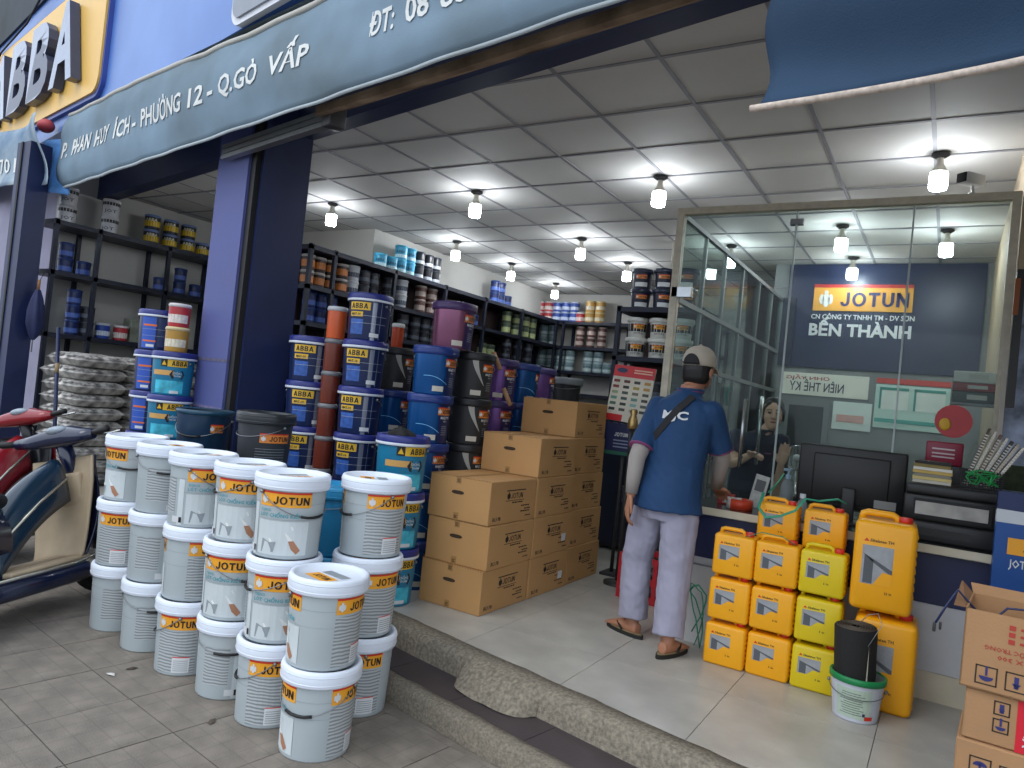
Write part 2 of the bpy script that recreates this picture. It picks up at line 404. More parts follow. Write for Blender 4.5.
# --- shutter rail at the pillar top
m_alu = mat('aluminium', '#9a9a98', .4, metal=.7)
r0, r1 = onf(226, 137, -.36), onf(336, 133, -.36)
s0, s1, zr = (r0-FP).dot(FD), (r1-FP).dot(FD), (r0.z+r1.z)/2
rl = thing('awning_rail', 'grey aluminium rail end under the awning at the pillar top', 'rail', fr(s0, -.36, zr-.06))
for k in range(3): MB().box((0, -.02, .005+.036*k), (s1-s0-.08, .03, .035+.036*k), None, Matrix.Rotation(ang, 4, 'Z')).build('rail_slat', m_alu, rl)
MB().rbox((s1-s0-.09, -.05, -.015), (s1-s0, .06, .125), .008, None, Matrix.Rotation(ang, 4, 'Z')).build('end_bracket', mat('dark_bracket', '#4a4a4c', .5, metal=.4), rl)
# --- weathered timber under the valance
tm = thing('awning_timber', 'weathered brown timber batten running under the grey awning cloth', 'batten', fr(-.72, -.45, 2.78))
m_wood = mat('weathered_wood', '#6d5540', .9, var=.5, scale=3, col2='#8d7a66', bump=.6, bscale=35)
for k in range(4):
    mb = MB(); mb.box((0, .04*k, .022*k+.004*(k % 2)), (4.2, .04*k+.037, .05+.022*k)); R_ = Matrix.Rotation(ang, 4, 'Z')
    mb.v = [R_ @ Vector((v.x, v.y, v.z+.017-.0175*v.x)) for v in mb.v]; mb.build('board', m_wood, tm)
# --- awning cloth with the address
m_cloth = mat('awning_cloth', '#6c7d86', .85, var=.16, scale=1.3, col2='#788fa2', bump=.15, bscale=200)
m_white = mat('white_print', '#dcdedb', .6)
def vfun(s, t, off=0):       # t 0 bottom .. 1 top; cloth bellies between the rails
    top = 3.359-.0514*s; bot = 2.786-.0175*s
    z = bot+(top-bot)*t
    o = -.55 - .05*sin(pi*t) + .016*sin(s*1.7+t*4)*t + .005*sin(s*9+2*t) + .008*noise.noise(Vector((s*3, t*4, 1))) - .02*sin(3*pi*t)*(.5+.5*sin(s*.9))
    return fr(s, o-off, z)
aw = thing('awning_valance', 'faded grey-blue awning cloth printed with a street address in white', 'awning', fr(-5.2, -.55, 2.6))
iv = Matrix.Translation(-fr(-5.2, -.55, 2.6))
MB().grid(lambda u, v: vfun(-5.2+8.2*u, v), 160, 14, None, iv, True, .004).build('cloth', m_cloth, aw)
MB().grid(lambda u, v: vfun(-5.2+8.2*u, -.012+.03*v, .004), 160, 1, None, iv, True, .003).build('hem', mat('cloth_hem', '#a9b2b6', .8), aw)
def lay(words, h, tc):
    for st, s0, s1 in words:
        vs, fs = fit_text(st, s1-s0, h, 2, .022); MB().add([vfun((s0+s1)/2+x, tc+y/.62, .006) for x, y in vs], fs, None, False, iv).build('lettering', m_white, aw)
lay([('P.', -5.1, -4.95), ('PHAN', -4.82, -4.3), ('HUY', -4.18, -3.8), ('ÍCH', -3.68, -3.32), ('-', -3.25, -3.16), ('PHƯỜNG', -3.05, -2.28), ('12', -2.16, -1.93), ('-', -1.86, -1.77), ('Q.GÒ', -1.68, -1.18), ('VẤP', -1.05, -.62)], .125, .48)
lay([('ĐT:', -.05, .15), ('08', .24, .42), ('88', .5, .68), ('66', .76, .94), ('38', 1.02, 1.2)], .125, .5)
MB().tube([iv @ vfun(-5.2+8.2*k/40, 1.0) for k in range(41)], .02, 8).build('top_rod', mat('rod_grey', '#b6b3aa', .5), aw)
# awning roof sheet back to the facade
struct(MB().add([fr(-5.3, -.53, 3.66), fr(3.2, -.53, 3.3), fr(3.2, .12, 3.36), fr(-5.3, .12, 3.75)], [(0, 1, 2, 3)]).build('awning_roof', m_cloth))
# neighbouring cloth at the left
m_cloth2 = mat('awning_cloth_blue', '#6f8eae', .85, var=.25, scale=2.5, col2='#9aa6ad')
aw2 = thing('awning_valance', 'sagging blue-grey awning cloth at the left end, beside a folded flap', 'awning', fr(-7.2, -.74, 3))
i2 = Matrix.Translation(-fr(-7.2, -.74, 3))
def v2(u, v):
    p0 = onf(-30+74*u, 148-34*u+0*v, -.74); p1 = onf(-30+74*u, 205-22*u-6*sin(pi*u), -.74)
    p = p0.lerp(p1, 1-v); return p + FN*(.06*sin(u*9+2*v)+.03*sin(v*6))
MB().grid(v2, 24, 10, None, i2, True, .004).build('cloth', m_cloth2, aw2)
vs, fs = fit_text('ĐC: 70 PHAN', 1, 1, 2, .012)
MB().add([v2(.56+.6*x, .35+.24*y)-FN*.01 for x, y in vs], fs, None, False, i2).build('lettering', m_white, aw2)
fl = thing('cloth_flap', 'bright blue folded corner of the awning cloth hanging at the left pillar', 'cloth', onf(50, 190, -.57))
def v3(u, v):
    p0 = onf(37+25*u, 150-14*u, -.57); p1 = onf(35+30*u, 193+1*u, -.57)
    return p0.lerp(p1, 1-v) + FN*(.05*sin(u*7+v)) - onf(50, 190, -.57)
MB().grid(v3, 12, 10, None, None, True, .004).build('fold', mat('flap_blue', '#4f86c4', .8, var=.3, scale=6), fl)
MB().blob((onf(46, 126, -.6)-onf(50, 190, -.57)), (.1, .08, .07)).build('red_wrap', mat('red_plastic_wrap', '#b4474c', .6), fl)
# dark blue drop cloth at the upper right
dc = thing('drop_cloth', 'dark blue hanging cloth with pale rope hem at the upper right', 'cloth', onf(890, 60, -.5))
i3 = Matrix.Translation(-onf(890, 60, -.5))
def v4(u, v):
    s = 2.03+1.5*u; z = 2.275+.47*v
    return fr(s+.012*sin(v*9)*(u < .05), -.5+.03*sin(u*5+v*3)+.02*sin(v*7+u*2), z)
MB().grid(v4, 40, 16, None, i3, True, .004).build('cloth', mat('dark_blue_cloth', '#203d59', .8, var=.12, scale=3, bump=.15, bscale=200), dc)
MB().tube([i3 @ v4(-.015+1.03*k/30, -.012) for k in range(31)], .012, 8).build('hem_rope', mat('hem_rope', '#c9b9ac', .8, var=.25, scale=60), dc)
# --- fascia sign
m_fascia = mat('fascia_blue', '#4f78c2', .35, var=.06, scale=.9, col2='#6189cc')
struct(MB().box((-12, -.5, 3.55), (8, .12, 6.2), None, fT).build('fascia', m_fascia))
sg = thing('shop_sign', 'yellow rounded sign panel with raised dark letters on the blue fascia', 'sign', fr(-7, -.52, 3.7))
i4 = Matrix.Translation(-fr(-7, -.52, 3.7)) @ fT
def rrect(x0, y0, x1, y1, r, n=6):
    out = []
    for cx, cy, a in ((x1-r, y0+r, -90), (x1-r, y1-r, 0), (x0+r, y1-r, 90), (x0+r, y0+r, 180)):
        for k in range(n+1): t = rad(a+90*k/n); out.append((cx+r*cos(t), cy+r*sin(t)))
    return out
SL = Matrix(((1, 0, 0, 0), (0, 1, 0, 0), (-.035, 0, 1, 0), (0, 0, 0, 1)))
i4s = i4 @ Matrix.Translation((-4.35, 0, 3.66)) @ SL @ Matrix.Translation((4.35, 0, -3.66))
up = Matrix(((1, 0, 0, 0), (0, 0, -1, 0), (0, 1, 0, 0), (0, 0, 0, 1)))      # xy polygon to s,z; extrusion to -off
MB().prism(rrect(-9.2, 3.66, -4.35, 4.94, .18), .50, .54, None, i4s @ up).build('panel_rim', mat('sign_rim', '#3a4f9a', .4), sg)
MB().prism(rrect(-9.16, 3.70, -4.39, 4.90, .16), .53, .56, None, i4s @ up).build('panel', mat('sign_yellow', '#f0c062', .4, var=.05, scale=2), sg)
m_let = mat('letter_navy', '#3c4560', .35, metal=.2)
m_letf = mat('letter_face', '#8b95ab', .25, metal=.3, var=.1)
xs = -8.2
for ch in 'ABBA':
    vs, fs = fit_text(ch, .74, .76, 3, .035)
    bm = bmesh.new(); bv = [bm.verts.new((x, y, 0)) for x, y in vs]
    for f in fs:
        try: bm.faces.new([bv[i] for i in f])
        except ValueError: pass
    bmesh.ops.remove_doubles(bm, verts=bm.verts[:], dist=1e-4)
    r = bmesh.ops.extrude_face_region(bm, geom=bm.faces[:])
    for e in r['geom']:
        if isinstance(e, bmesh.types.BMVert): e.co.z += .09
    bmesh.ops.recalc_face_normals(bm, faces=bm.faces[:])
    L = MB(); L.bm(bm, None, i4s @ up @ Matrix.Translation((xs+.39, 4.29, .57)))
    L.ms = [m_let, m_letf]
    nf = FN*-1
    for k, f in enumerate(L.f):
        a_, b_, c_ = L.v[f[0]], L.v[f[1]], L.v[f[2]]
        if (b_-a_).cross(c_-a_).normalized().dot(nf) > .9: L.mi[k] = 1
    L.build('letter', None, sg); xs += .86
# cable over the sign, upper window
MB().tube([i4 @ Vector(q) for q in ((-9.4, -.56, 5.02), (-8.5, -.58, 5.0), (-8.4, -.58, 5.05), (-7.2, -.58, 5.1), (-6.2, -.58, 5.4))], .012, 6).build('cable', m_black, sg)
wu = struct(MB().box((-14, -.53, 5.28), (-6.6, -.5, 7), None, fT).build('window_1', mat('upper_window', '#2a343c', .6, spec=.2, var=.5, scale=1.5)))
# grey panel on the fascia
gp = thing('fascia_sign', 'grey rounded sign panel with pale rim cropped at the top edge', 'sign', fr(-1, -.55, 3.6))
i5 = Matrix.Translation(-fr(-1, -.55, 3.6)) @ fT @ up
MB().prism(rrect(-1.75, 3.54, 1.9, 4.9, .12), .51, .55, None, i5).build('panel_rim', mat('pale_rim', '#d9dbe2', .4), gp)
MB().prism(rrect(-1.71, 3.58, 1.86, 4.86, .1), .54, .565, None, i5).build('panel', mat('panel_grey', '#8a919c', .4), gp)
# --- ceiling lamps
m_bulb = mat('bulb_glow', '#f2f8ff', .4, emit=BULB, var=0)
m_sock = mat('bulb_neck', '#b9b5aa', .4, metal=.2)
m_rose = mat('ceiling_rose', '#2d2d2f', .7)
rose_me = MB().lathe([(.0, 0), (.05, 0), (.055, -.012), (.03, -.03), (.0, -.03)], 16).mesh('ceiling_rose', m_rose)
neck_me = MB().lathe([(.02, -.03), (.022, -.06), (.024, -.075), (.045, -.11), (.05, -.125)], 16).mesh('socket', m_sock)
bulb_me = MB().lathe([(.05, -.125), (.052, -.13), (.053, -.215), (.047, -.232), (0, -.236)], 18).mesh('bulb', m_bulb)
LAMPS = [((333, 203), 'nearest row, first from the pillar'), ((477, 191), 'nearest row, second from the pillar'), ((661, 176), 'nearest row, just left of the glass office'),
         ((941, 153), 'above the glass office front near the camera'), ((457, 241), 'second row over the left racks'), ((582, 238), 'second row, middle of the shop'),
         ((512, 263), 'third row over the left racks'), ((556, 283), 'farthest row near the back wall'), ((628, 262), 'third row beside the rear pole')]
LP = [(onz(p[0], p[1], CEIL), d) for p, d in LAMPS]
LP += [(onz(730, 262, 2.93), 'seen through the left side glass of the office'), (onz(841, 245, 2.93), 'inside the glass office, left one above the sign'),
       (onz(852, 274, 2.93), 'deep inside the glass office just above the sign'), (onz(946, 250, 2.93), 'inside the glass office on the right')]
for p, d in LP:
    t = thing('ceiling_lamp', 'white bulb lamp on the ceiling, '+d, 'lamp', (p.x, p.y, CEIL-.004), 0, 'bulb lamps on the tiled ceiling')
    obj('ceiling_rose', rose_me, t); obj('socket', neck_me, t); obj('bulb', bulb_me, t)
# ================================================================== glass office
YG, XS, YB = 4.95, -1.74, 8.55
def glass_mat(name, tint, dust_haze=.034):
    m = bpy.data.materials.new(name); m.use_nodes = True; nt = m.node_tree; nt.nodes.clear()
    out = nt.nodes.new('ShaderNodeOutputMaterial'); tr = nt.nodes.new('ShaderNodeBsdfTransparent'); tr.inputs[0].default_value = lin(tint)+(1,)
    gl = nt.nodes.new('ShaderNodeBsdfGlossy'); gl.inputs['Roughness'].default_value = .02
    df = nt.nodes.new('ShaderNodeBsdfDiffuse'); df.inputs[0].default_value = (.6, .64, .66, 1)  # grey film: dust, plus the hazy reflection put in as colour
    nz = nt.nodes.new('ShaderNodeTexNoise'); nz.inputs['Scale'].default_value = 3; nz.inputs['Detail'].default_value = 8
    mr = nt.nodes.new('ShaderNodeMapRange'); mr.inputs['From Min'].default_value = .35; mr.inputs['From Max'].default_value = .75
    mr.inputs['To Min'].default_value = dust_haze*.6; mr.inputs['To Max'].default_value = dust_haze*.6
    nt.links.new(nz.outputs['Fac'], mr.inputs['Value'])
    m1 = nt.nodes.new('ShaderNodeMixShader'); m2 = nt.nodes.new('ShaderNodeMixShader'); fr_ = nt.nodes.new('ShaderNodeFresnel'); fr_.inputs[0].default_value = 1.22
    nt.links.new(mr.outputs[0], m1.inputs[0]); nt.links.new(tr.outputs[0], m1.inputs[1]); nt.links.new(df.outputs[0], m1.inputs[2])
    nt.links.new(fr_.outputs[0], m2.inputs[0]); nt.links.new(m1.outputs[0], m2.inputs[1]); nt.links.new(gl.outputs[0], m2.inputs[2])
    nt.links.new(m2.outputs[0], out.inputs[0]); return m
m_glass = glass_mat('dusty_hazy_glass', '#eff6f4')
m_glass2 = glass_mat('side_glass', '#e9f0ee', .03)
m_glass2.node_tree.nodes['Fresnel'].inputs[0].default_value = 1.03
m_frame = mat('cream_frame', '#c9c1ad', .5, var=.12, scale=20)
m_steel = mat('steel', '#b9bcbd', .25, metal=.9)
m_grey = mat('grey_metal', '#7c7f80', .5, metal=.4)
gf = thing('glass_partition', 'glass office front with cream frame, three panes above the counter', 'glass partition', (XS, YG, 0))
def gbox(name, lo, hi, m, par=None):
    p = par or gf; o = p.location
    return MB().box([lo[i]-o[i] for i in range(3)], [hi[i]-o[i] for i in range(3)]).build(name, m, p)
gbox('frame_post', (XS-.03, YG-.03, 0), (XS+.02, YG+.03, 2.70), m_frame); gbox('frame_post', (.205, YG-.03, 0), (.25, YG+.03, 2.70), m_frame)
gbox('top_rail', (XS-.03, YG-.03, 2.70), (.25, YG+.03, 2.745), m_frame)
gbox('pane', (XS+.02, YG-.006, 2.19), (-.966, YG+.006, 2.70), m_glass)
gbox('pane', (-.958, YG-.006, 0), (-.29, YG+.006, 2.70), m_glass); gbox('pane', (-.282, YG-.006, 0), (.205, YG+.006, 2.70), m_glass)
gbox('patch_fitting', (-1.0, YG-.02, 2.60), (-.92, YG+.02, 2.64), m_steel)
for x in (-.962, -.286): gbox('pane_seal', (x-.005, YG-.008, .77), (x+.005, YG+.008, 2.70), mat('silicone', '#b9c4c2', .4))
gd = struct(thing('door_1', '', '', (XS+.03, YG, 0))); del gd['label'], gd['category']
gbox('pane', (XS+.03, YG-.006, .02), (-.97, YG+.006, 2.18), m_glass, gd)
gbox('hinge_plate', (XS-.02, YG-.03, 2.11), (XS+.12, YG+.03, 2.18), m_steel, gd)
gbox('hinge_plate', (XS+.0, YG-.02, .02), (XS+.15, YG+.02, .08), m_steel, gd)
for (x, y, z0, z1) in ((-1.17, YG-.05, .97, 1.43), (-1.085, YG+.05, 1.0, 1.46)):
    o = gd.location
    h = MB().tube([(x-o.x, y-o.y, z0), (x-o.x, y-o.y, z1)], .0125, 10).build('pull_handle', m_steel, gd)
    MB().tube([(x-o.x, y-o.y, z0+.07), (x-o.x, 0, z0+.07)], .008, 8).tube([(x-o.x, y-o.y, z1-.07), (x-o.x, 0, z1-.07)], .008, 8).build('handle_stud', m_steel, h)
sgl = thing('glass_side_wall', 'glazed side wall of the office with thin metal mullions running back', 'glass partition', (XS, 6.7, 0))
for z in (2.70, 2.10, 1.66, .02): gbox('rail', (XS-.018, YG+.03, z-.018), (XS+.018, YB, z+.018), m_grey, sgl)
ys = [YG+.03, 5.55, 6.13, 6.48+.25, 7.40, 8.0, YB]
for a, b in zip(ys, ys[1:]):
    gbox('mullion', (XS-.014, b-.014, .04), (XS+.014, b+.014, 2.70), m_grey, sgl)
    gbox('pane', (XS-.004, a, .04), (XS+.004, b-.014, 2.68), m_glass2, sgl)
# office rear wall and right wall
m_offwall = mat('office_wall', '#7f8484', .7, var=.08)
struct(MB().box((XS-.1, YB, 0), (.45, YB+.1, CEIL)).build('wall_office_back', m_offwall))
struct(MB().box((.255, YG-.04, 0), (.35, YB, CEIL)).build('wall_office_right', mat('tan_wall', '#a8977d', .7, var=.06)))
bo = thing('sign_board', 'navy company board with yellow sign and white lettering inside the office', 'sign', (-.9, YB-.02, 1.95))
def bp(name, x0, x1, z0, z1, y, m, th=.01): return MB().box((x0+.9, y-YB+.02-th, z0-1.95), (x1+.9, y-YB+.02, z1-1.95)).build(name, m, bo)
bp('board', -1.68, .2, 1.95, 3.10, YB-.005, mat('board_navy', '#1a2544', .35, var=.08), .02)
bp('edge_panel', -1.72, -1.58, 1.95, 2.72, YB-.03, mat('board_dark', '#0d1430', .4), .02)
bp('sign_plate', -1.40, -.43, 2.585, 2.875, YB-.028, mat('jotun_orange', '#d79a3a', .4, var=.04), .012)
bp('sign_stripe', -1.40, -.43, 2.84, 2.875, YB-.041, mat('stripe_red', '#b02c2a', .4), .003)
def wtext(st, x0, x1, zc, h, y, m, par, org, bold=.012):
    vs, fs = fit_text(st, x1-x0, h, 2, bold)
    return MB().add([((x0+x1)/2+x-org[0], y-org[1], zc+z-org[2]) for x, z in vs], fs).build('lettering', m, par)
m_navyink = mat('navy_ink', '#2a2a55', .5); m_wink = mat('white_ink', '#d3d6d8', .5)
og = (-.9, YB-.02, 1.95)
MB().add([(-.795+x-og[0], YB-.045-og[1], 2.712+z-og[2]) for x, z in blk('JOTUN', .66, .155)[0]], blk('JOTUN', .66, .155)[1]).build('lettering', m_navyink, bo)
wtext('CN CÔNG TY TNHH TM - DV SƠN', -1.41, -.40, 2.52, .05, YB-.03, m_wink, bo, og, .02)
wtext('BẾN THÀNH', -1.42, -.42, 2.375, .125, YB-.03, m_wink, bo, og, .035)
em = MB()
for q in penguin(-1.27, 2.71, .19): em.add([(x-og[0], YB-.046-og[1], z-og[2]) for x, z in q[0]], q[1])
em.build('emblem', mat('emblem_white', '#d8d8d2', .5), bo)
# rear wall; bright strip, partly street reflection in the glass, built as sheets
def poster(name, label, cat, x0, x1, z0, z1, col, y=YB-.012, th=.008, rim=None):
    t = thing(name, label, cat, ((x0+x1)/2, y, z0))
    MB().box((x0-(x0+x1)/2, -th, 0), (x1-(x0+x1)/2, 0, z1-z0)).build('sheet', mat('sheet_'+col[1:], col, .5, var=.05), t)
    return t
t = poster('banner_reflection', 'white street banner reflected in the glass, built as a sheet in the office', 'banner', -1.65, -.77, 1.64, 1.885, '#e2e3d6')  # reflection of a banner across the street, built as a mirrored sheet
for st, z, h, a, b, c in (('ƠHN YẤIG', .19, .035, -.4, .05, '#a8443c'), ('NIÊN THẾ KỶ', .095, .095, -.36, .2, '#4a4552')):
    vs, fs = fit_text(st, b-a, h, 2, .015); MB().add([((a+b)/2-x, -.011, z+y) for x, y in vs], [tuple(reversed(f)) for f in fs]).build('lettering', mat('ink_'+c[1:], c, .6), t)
t = poster('red_sheet', 'narrow red strip above the teal sheet in the office', 'banner', -.70, -.02, 1.83, 1.885, '#c8453c')
t = poster('teal_sheet', 'large pale teal sheet with green frames behind the office glass', 'poster', -.70, -.02, 1.36, 1.82, '#bcd9cf')
for x0, x1 in ((-.3, -.03), (.02, .3)):
    MB().box((x0, -.012, .2), (x1, -.008, .43)).build('picture', mat('picture_pale', '#dfe9e2', .5), t)
    MB().box((x0, -.016, .40), (x1, -.012, .43)).box((x0, -.016, .2), (x0+.02, -.012, .43)).build('picture_frame', mat('frame_green', '#3f8f83', .5), t)
MB().box((-.33, -.014, .06), (.3, -.008, .1)).build('text_band', mat('band_teal', '#4fa59b', .5), t)
t = poster('info_sheet', 'white and pink information sheet left of the teal sheet', 'poster', -1.10, -.72, 1.30, 1.60, '#d7e4df')
MB().box((-.15, -.012, .08), (.12, -.008, .16)).build('text_band', mat('band_pink', '#d9a9a0', .5), t)
dk = thing('wall_mirror', 'dark framed panel under the reflected banner in the office', 'mirror', (-1.37, YB-.02, 1.02))
MB().box((-.24, -.02, 0), (.24, 0, .56)).build('frame', m_grey, dk); MB().box((-.18, -.026, .04), (.18, -.02, .5)).build('panel', mat('dark_panel', '#2c302e', .25), dk)
# --- counter
cb = thing('counter', 'white shop counter with navy band and cream edges', 'counter', (-.5, 4.2, 0))
def cbx(name, lo, hi, m): return MB().box((lo[0]+.5, lo[1]-4.2, lo[2]), (hi[0]+.5, hi[1]-4.2, hi[2])).build(name, m, cb)
m_cw = mat('counter_white', '#c7c9cb', .35, var=.04); m_cream = mat('counter_cream', '#d2c9b2', .5, var=.08)
m_cnavy = mat('counter_navy', '#212a52', .4)
cbx('body', (-1.27, 4.215, .02), (.29, 4.8, .735), m_cw)
cbx('skirting', (-1.27, 4.2, 0), (.29, 4.215, .14), m_cream)
xs = [-1.27, -.75, -.23, .29]
for a, b in zip(xs, xs[1:]): cbx('front_panel', (a+.002, 4.203, .142), (b-.002, 4.215, .47), m_cw)
cbx('navy_band', (-1.27, 4.2, .472), (.29, 4.215, .715), m_cnavy)
cbx('worktop', (-1.30, 4.15, .735), (.30, 4.82, .766), mat('worktop_dark', '#2a2b2c', .25)); cbx('worktop_edge', (-1.30, 4.143, .728), (.30, 4.152, .768), m_cream)
TOP = .766
# monitor seen from behind
m_pl = mat('black_plastic', '#1d1c1c', .45, bump=.05, bscale=300); m_pl2 = mat('charcoal_plastic', '#2b2b2c', .5)
mo = thing('computer_monitor', 'black computer monitor seen from behind on the counter', 'monitor', (-.46, 4.55, TOP), rad(3))
MB().rbox((-.28, -.025, .077), (.28, .015, .425), .012).build('housing', m_pl, mo)
MB().rbox((-.2, -.033, .1), (.2, -.02, .38), .01).build('back_cover', m_pl, mo)
MB().box((-.275, .015, .085), (.275, .018, .42)).build('screen', mat('screen_off', '#0a0c10', .1), mo)
MB().rbox((-.035, -.075, .005), (.035, -.045, .2), .008).build('stand_neck', m_pl2, mo); MB().rbox((-.12, -.14, 0), (.12, .06, .012), .005).build('stand_foot', m_pl2, mo)
MB().box((.13, -.036, .105), (.24, -.0328, .15)).build('sticker', mat('sticker_grey', '#8e8d89', .5), mo)
# printer
pr = thing('laser_printer', 'black laser printer with open paper slot on the counter', 'printer', (.03, 4.4, TOP))
MB().rbox((-.205, -.13, 0), (.225, .25, .1), .012).build('base', m_pl2, pr); MB().rbox((-.205, -.12, .1), (.225, .25, .235), .012).build('body', m_pl, pr)
MB().rbox((-.2, -.13, .235), (.22, .25, .29), .015).build('lid', m_pl2, pr)
MB().box((-.16, -.127, .12), (.18, -.121, .215)).build('slot', m_black, pr)
MB().box((-.15, -.135, .135), (.165, -.126, .2)).build('paper', mat('paper_grey', '#a7a49d', .7, var=.25, scale=12), pr)
MB().box((-.17, -.134, .03), (.1, -.129, .07)).build('tray', m_pl, pr)
pp = thing('paper_pile', 'pile of yellow and white order pads on the printer', 'paper', (-.06, 4.47, TOP+.29))
pc = ['#c9c3b4', '#d8c27e', '#8f8a7c', '#c9a95c', '#ded9cb', '#8c7a45', '#2c2a28']
for k in range(7): MB().box((-.085+random.uniform(-.006, .006), -.1, .0165*k), (.085+random.uniform(-.006, .006), .08, .0165*k+.015)).build('pad', mat('pad'+str(k), pc[k], .7), pp)
bk = thing('wire_basket', 'black mesh basket on the printer holding spiral notebooks', 'basket', (.155, 4.36, TOP+.29))
mb = MB()
for k in range(9): mb.box((-.09, -.078, .011*k), (.09, -.074, .011*k+.005)).box((-.09, .084, .011*k), (.09, .088, .011*k+.005))
for k in range(16): mb.box((-.09+.0115*k, -.079, 0), (-.086+.0115*k, -.075, .1)).box((-.09+.0115*k, .084, 0), (-.086+.0115*k, .088, .1))
for k in range(9): mb.box((-.092, -.075, .011*k), (-.088, .085, .011*k+.005)).box((.088, -.075, .011*k), (.092, .085, .011*k+.005))
mb.box((-.09, -.077, -.002), (.09, .087, .002)); ob = mb.build('wire_mesh', m_black, bk); ob['kind'] = 'stuff'
bcols = ['#4a3d38', '#c9c0b2', '#6a5348', '#d6cfc4', '#3b3636', '#b9a48c', '#e0d8cc']
for k in range(7):
    T = Matrix.Translation((-.075+.018*k, -.02+.01*(k % 2), .016)) @ Matrix.Rotation(rad(24+1.5*k), 4, 'Y')
    t = thing('notebook', ORD[k]+' spiral notebook from the left leaning in the mesh basket', 'notebook', bk.location+T.translation, (0, rad(17+2.2*k), 0), 'spiral notebooks in the mesh basket')
    MB().box((-.006, -.03, 0), (.006, .06, .31-.01*k)).build('cover', mat('cover'+str(k), bcols[k], .6), t)
    mb = MB()
    for q in range(19-k//2): mb.cbox((0, -.032, .012+.0145*q), (.016, .008, .006))
    o = mb.build('spiral', mat('spiral_wire', '#b9b4aa', .35, metal=.6), t); o['kind'] = 'stuff'
st_ = thing('green_strap', 'bright green plastic strap tangled over the mesh basket', 'strap', bk.location+Vector((.0, -.09, .03)))
rr = random.Random(3); pts = []
for k in range(46): a = k*.62; pts.append((.055*sin(a*.83)+.02*sin(a*2.1), -.012+.010*cos(a*1.3), .035+.028*cos(a)+.012*sin(a*1.7)))
MB().tube(pts, .006, 6, flat=.5).build('strap_loop', mat('green_strap_plastic', '#1f9a4c', .35), st_)
# red fan shaped display behind the printer, box on its top
rd = thing('fan_display', 'round red promotional card with yellow motif behind the printer', 'display card', tuple(ony(951, 448, 4.75)-Vector((0, 0, .1))))
mb = MB(); n = 24; R_ = .092
mb.prism([(R_*cos(2*pi*k/n), R_*sin(2*pi*k/n)) for k in range(n)], 0, .006, None, Matrix.Translation((0, 0, .25)) @ Matrix.Rotation(pi/2, 4, 'X')); mb.build('disc', mat('promo_red', '#b3282c', .4, var=.1), rd)
MB().blob((-.04, -.01, .23), (.03, .006, .035)).build('motif', mat('promo_yellow', '#d3a326', .5), rd)
MB().rbox((-.12, -.02, .0), (.06, .01, .13), .008).build('plate', mat('promo_dark_red', '#8c1f38', .4), rd)
for z, c in ((.085, '#d6c4c6'), (.06, '#c9b6b8'), (.04, '#c9b6b8')): MB().box((-.09, -.0225, z), (.02, -.0205, z+.008)).build('text_line', mat('tl'+c[1:], c, .5), rd)
MB().box((-.05, 0, -.0), (.05, .05, .01)).build('foot', m_pl2, rd)
# the card stands on a small stool of files so that it reaches over the printer
fb = thing('file_box', 'grey file box behind the printer carrying the red card', 'box', (rd.location.x, 4.765, TOP))
MB().rbox((-.13, -.05, 0), (.13, .05, rd.location.z-TOP-.001), .006).build('box_body', mat('file_grey', '#4a4b4c', .6), fb)
# packets on a bracket over the card
sh = thing('packet_shelf', 'small steel bracket shelf on the tan wall behind the card', 'shelf', (.25, 4.99, 1.52))
for k in range(1): MB().box((-.26, 0, -.012), (0, .16, 0)).build('board', m_grey, sh); MB().box((-.02, 0, -.1), (0, .02, -.012)).build('bracket', m_grey, sh)
for z, h, c, d in ((1.52, .07, '#2c3a35', 'dark green'), (1.59, .05, '#8c2a30', 'red'), (1.64, .07, '#c9c5bd', 'white')):
    t = thing('packet', d+' packet in the short pile above the red promotional card', 'box', (.12, 5.06, z+.001))
    MB().rbox((-.125, -.055, 0), (.115, .055, h-.003), .006).build('carton_body', mat('packet_'+d.replace(' ', '_'), c, .5), t)
    MB().box((-.05, -.057, h*.3), (.05, -.0545, h*.7)).build('print_band', mat('packet_print', '#b9b3a8', .5), t)
# things on the counter near the woman
def roll(name, label, cat, loc, prof, col, parts=()):
    t = thing(name, label, cat, loc); MB().lathe(prof, 18, None, None, True, True, True).build('body', mat('c_'+name+col[1:], col, .45), t)
    return t
tr = thing('tape_roll', 'orange and white packing tape roll lying on the counter edge', 'tape', (ony(740, 500, 4.36).x, 4.36, TOP))
MB().lathe([(.045, .0), (.075, .0), (.075, .055), (.045, .055), (.045, 0)], 24, a0=-2.1, a1=1.6).build('orange_tape', mat('tape_orange', '#d8482a', .4), tr)
MB().lathe([(.045, .0), (.075, .0), (.075, .055), (.045, .055), (.045, 0)], 24, a0=1.6, a1=2*pi-2.1).build('white_label', mat('tape_white', '#d9d4cb', .5), tr)
p = Vector((ony(727, 495, 4.5).x, 4.5, TOP))
t = thing('small_box', 'small red and white box beside the orange tape roll', 'box', p, rad(10)); MB().rbox((-.05, -.04, 0), (.05, .04, .06), .004).build('carton_body', mat('red_carton', '#b03a36', .5), t); MB().box((-.02, -.0415, .01), (.02, -.0398, .05)).build('label_patch', m_wink, t)
t = thing('card_sheaf', 'slanted white leaflet with dark print leaning on the counter', 'leaflet', Vector((ony(756, 488, 4.55).x, 4.55, TOP)), (rad(-8), rad(8), rad(-15)))
MB().box((-.045, -.003, 0), (.045, .003, .2)).build('sheet', mat('leaflet', '#b9bab4', .5, var=.2, scale=30), t); MB().box((-.03, -.006, .1), (.03, -.003, .17)).build('print_block', mat('leaflet_print', '#5b5c5c', .5), t)
p = Vector((ony(777, 489, 4.62).x, 4.62, TOP))
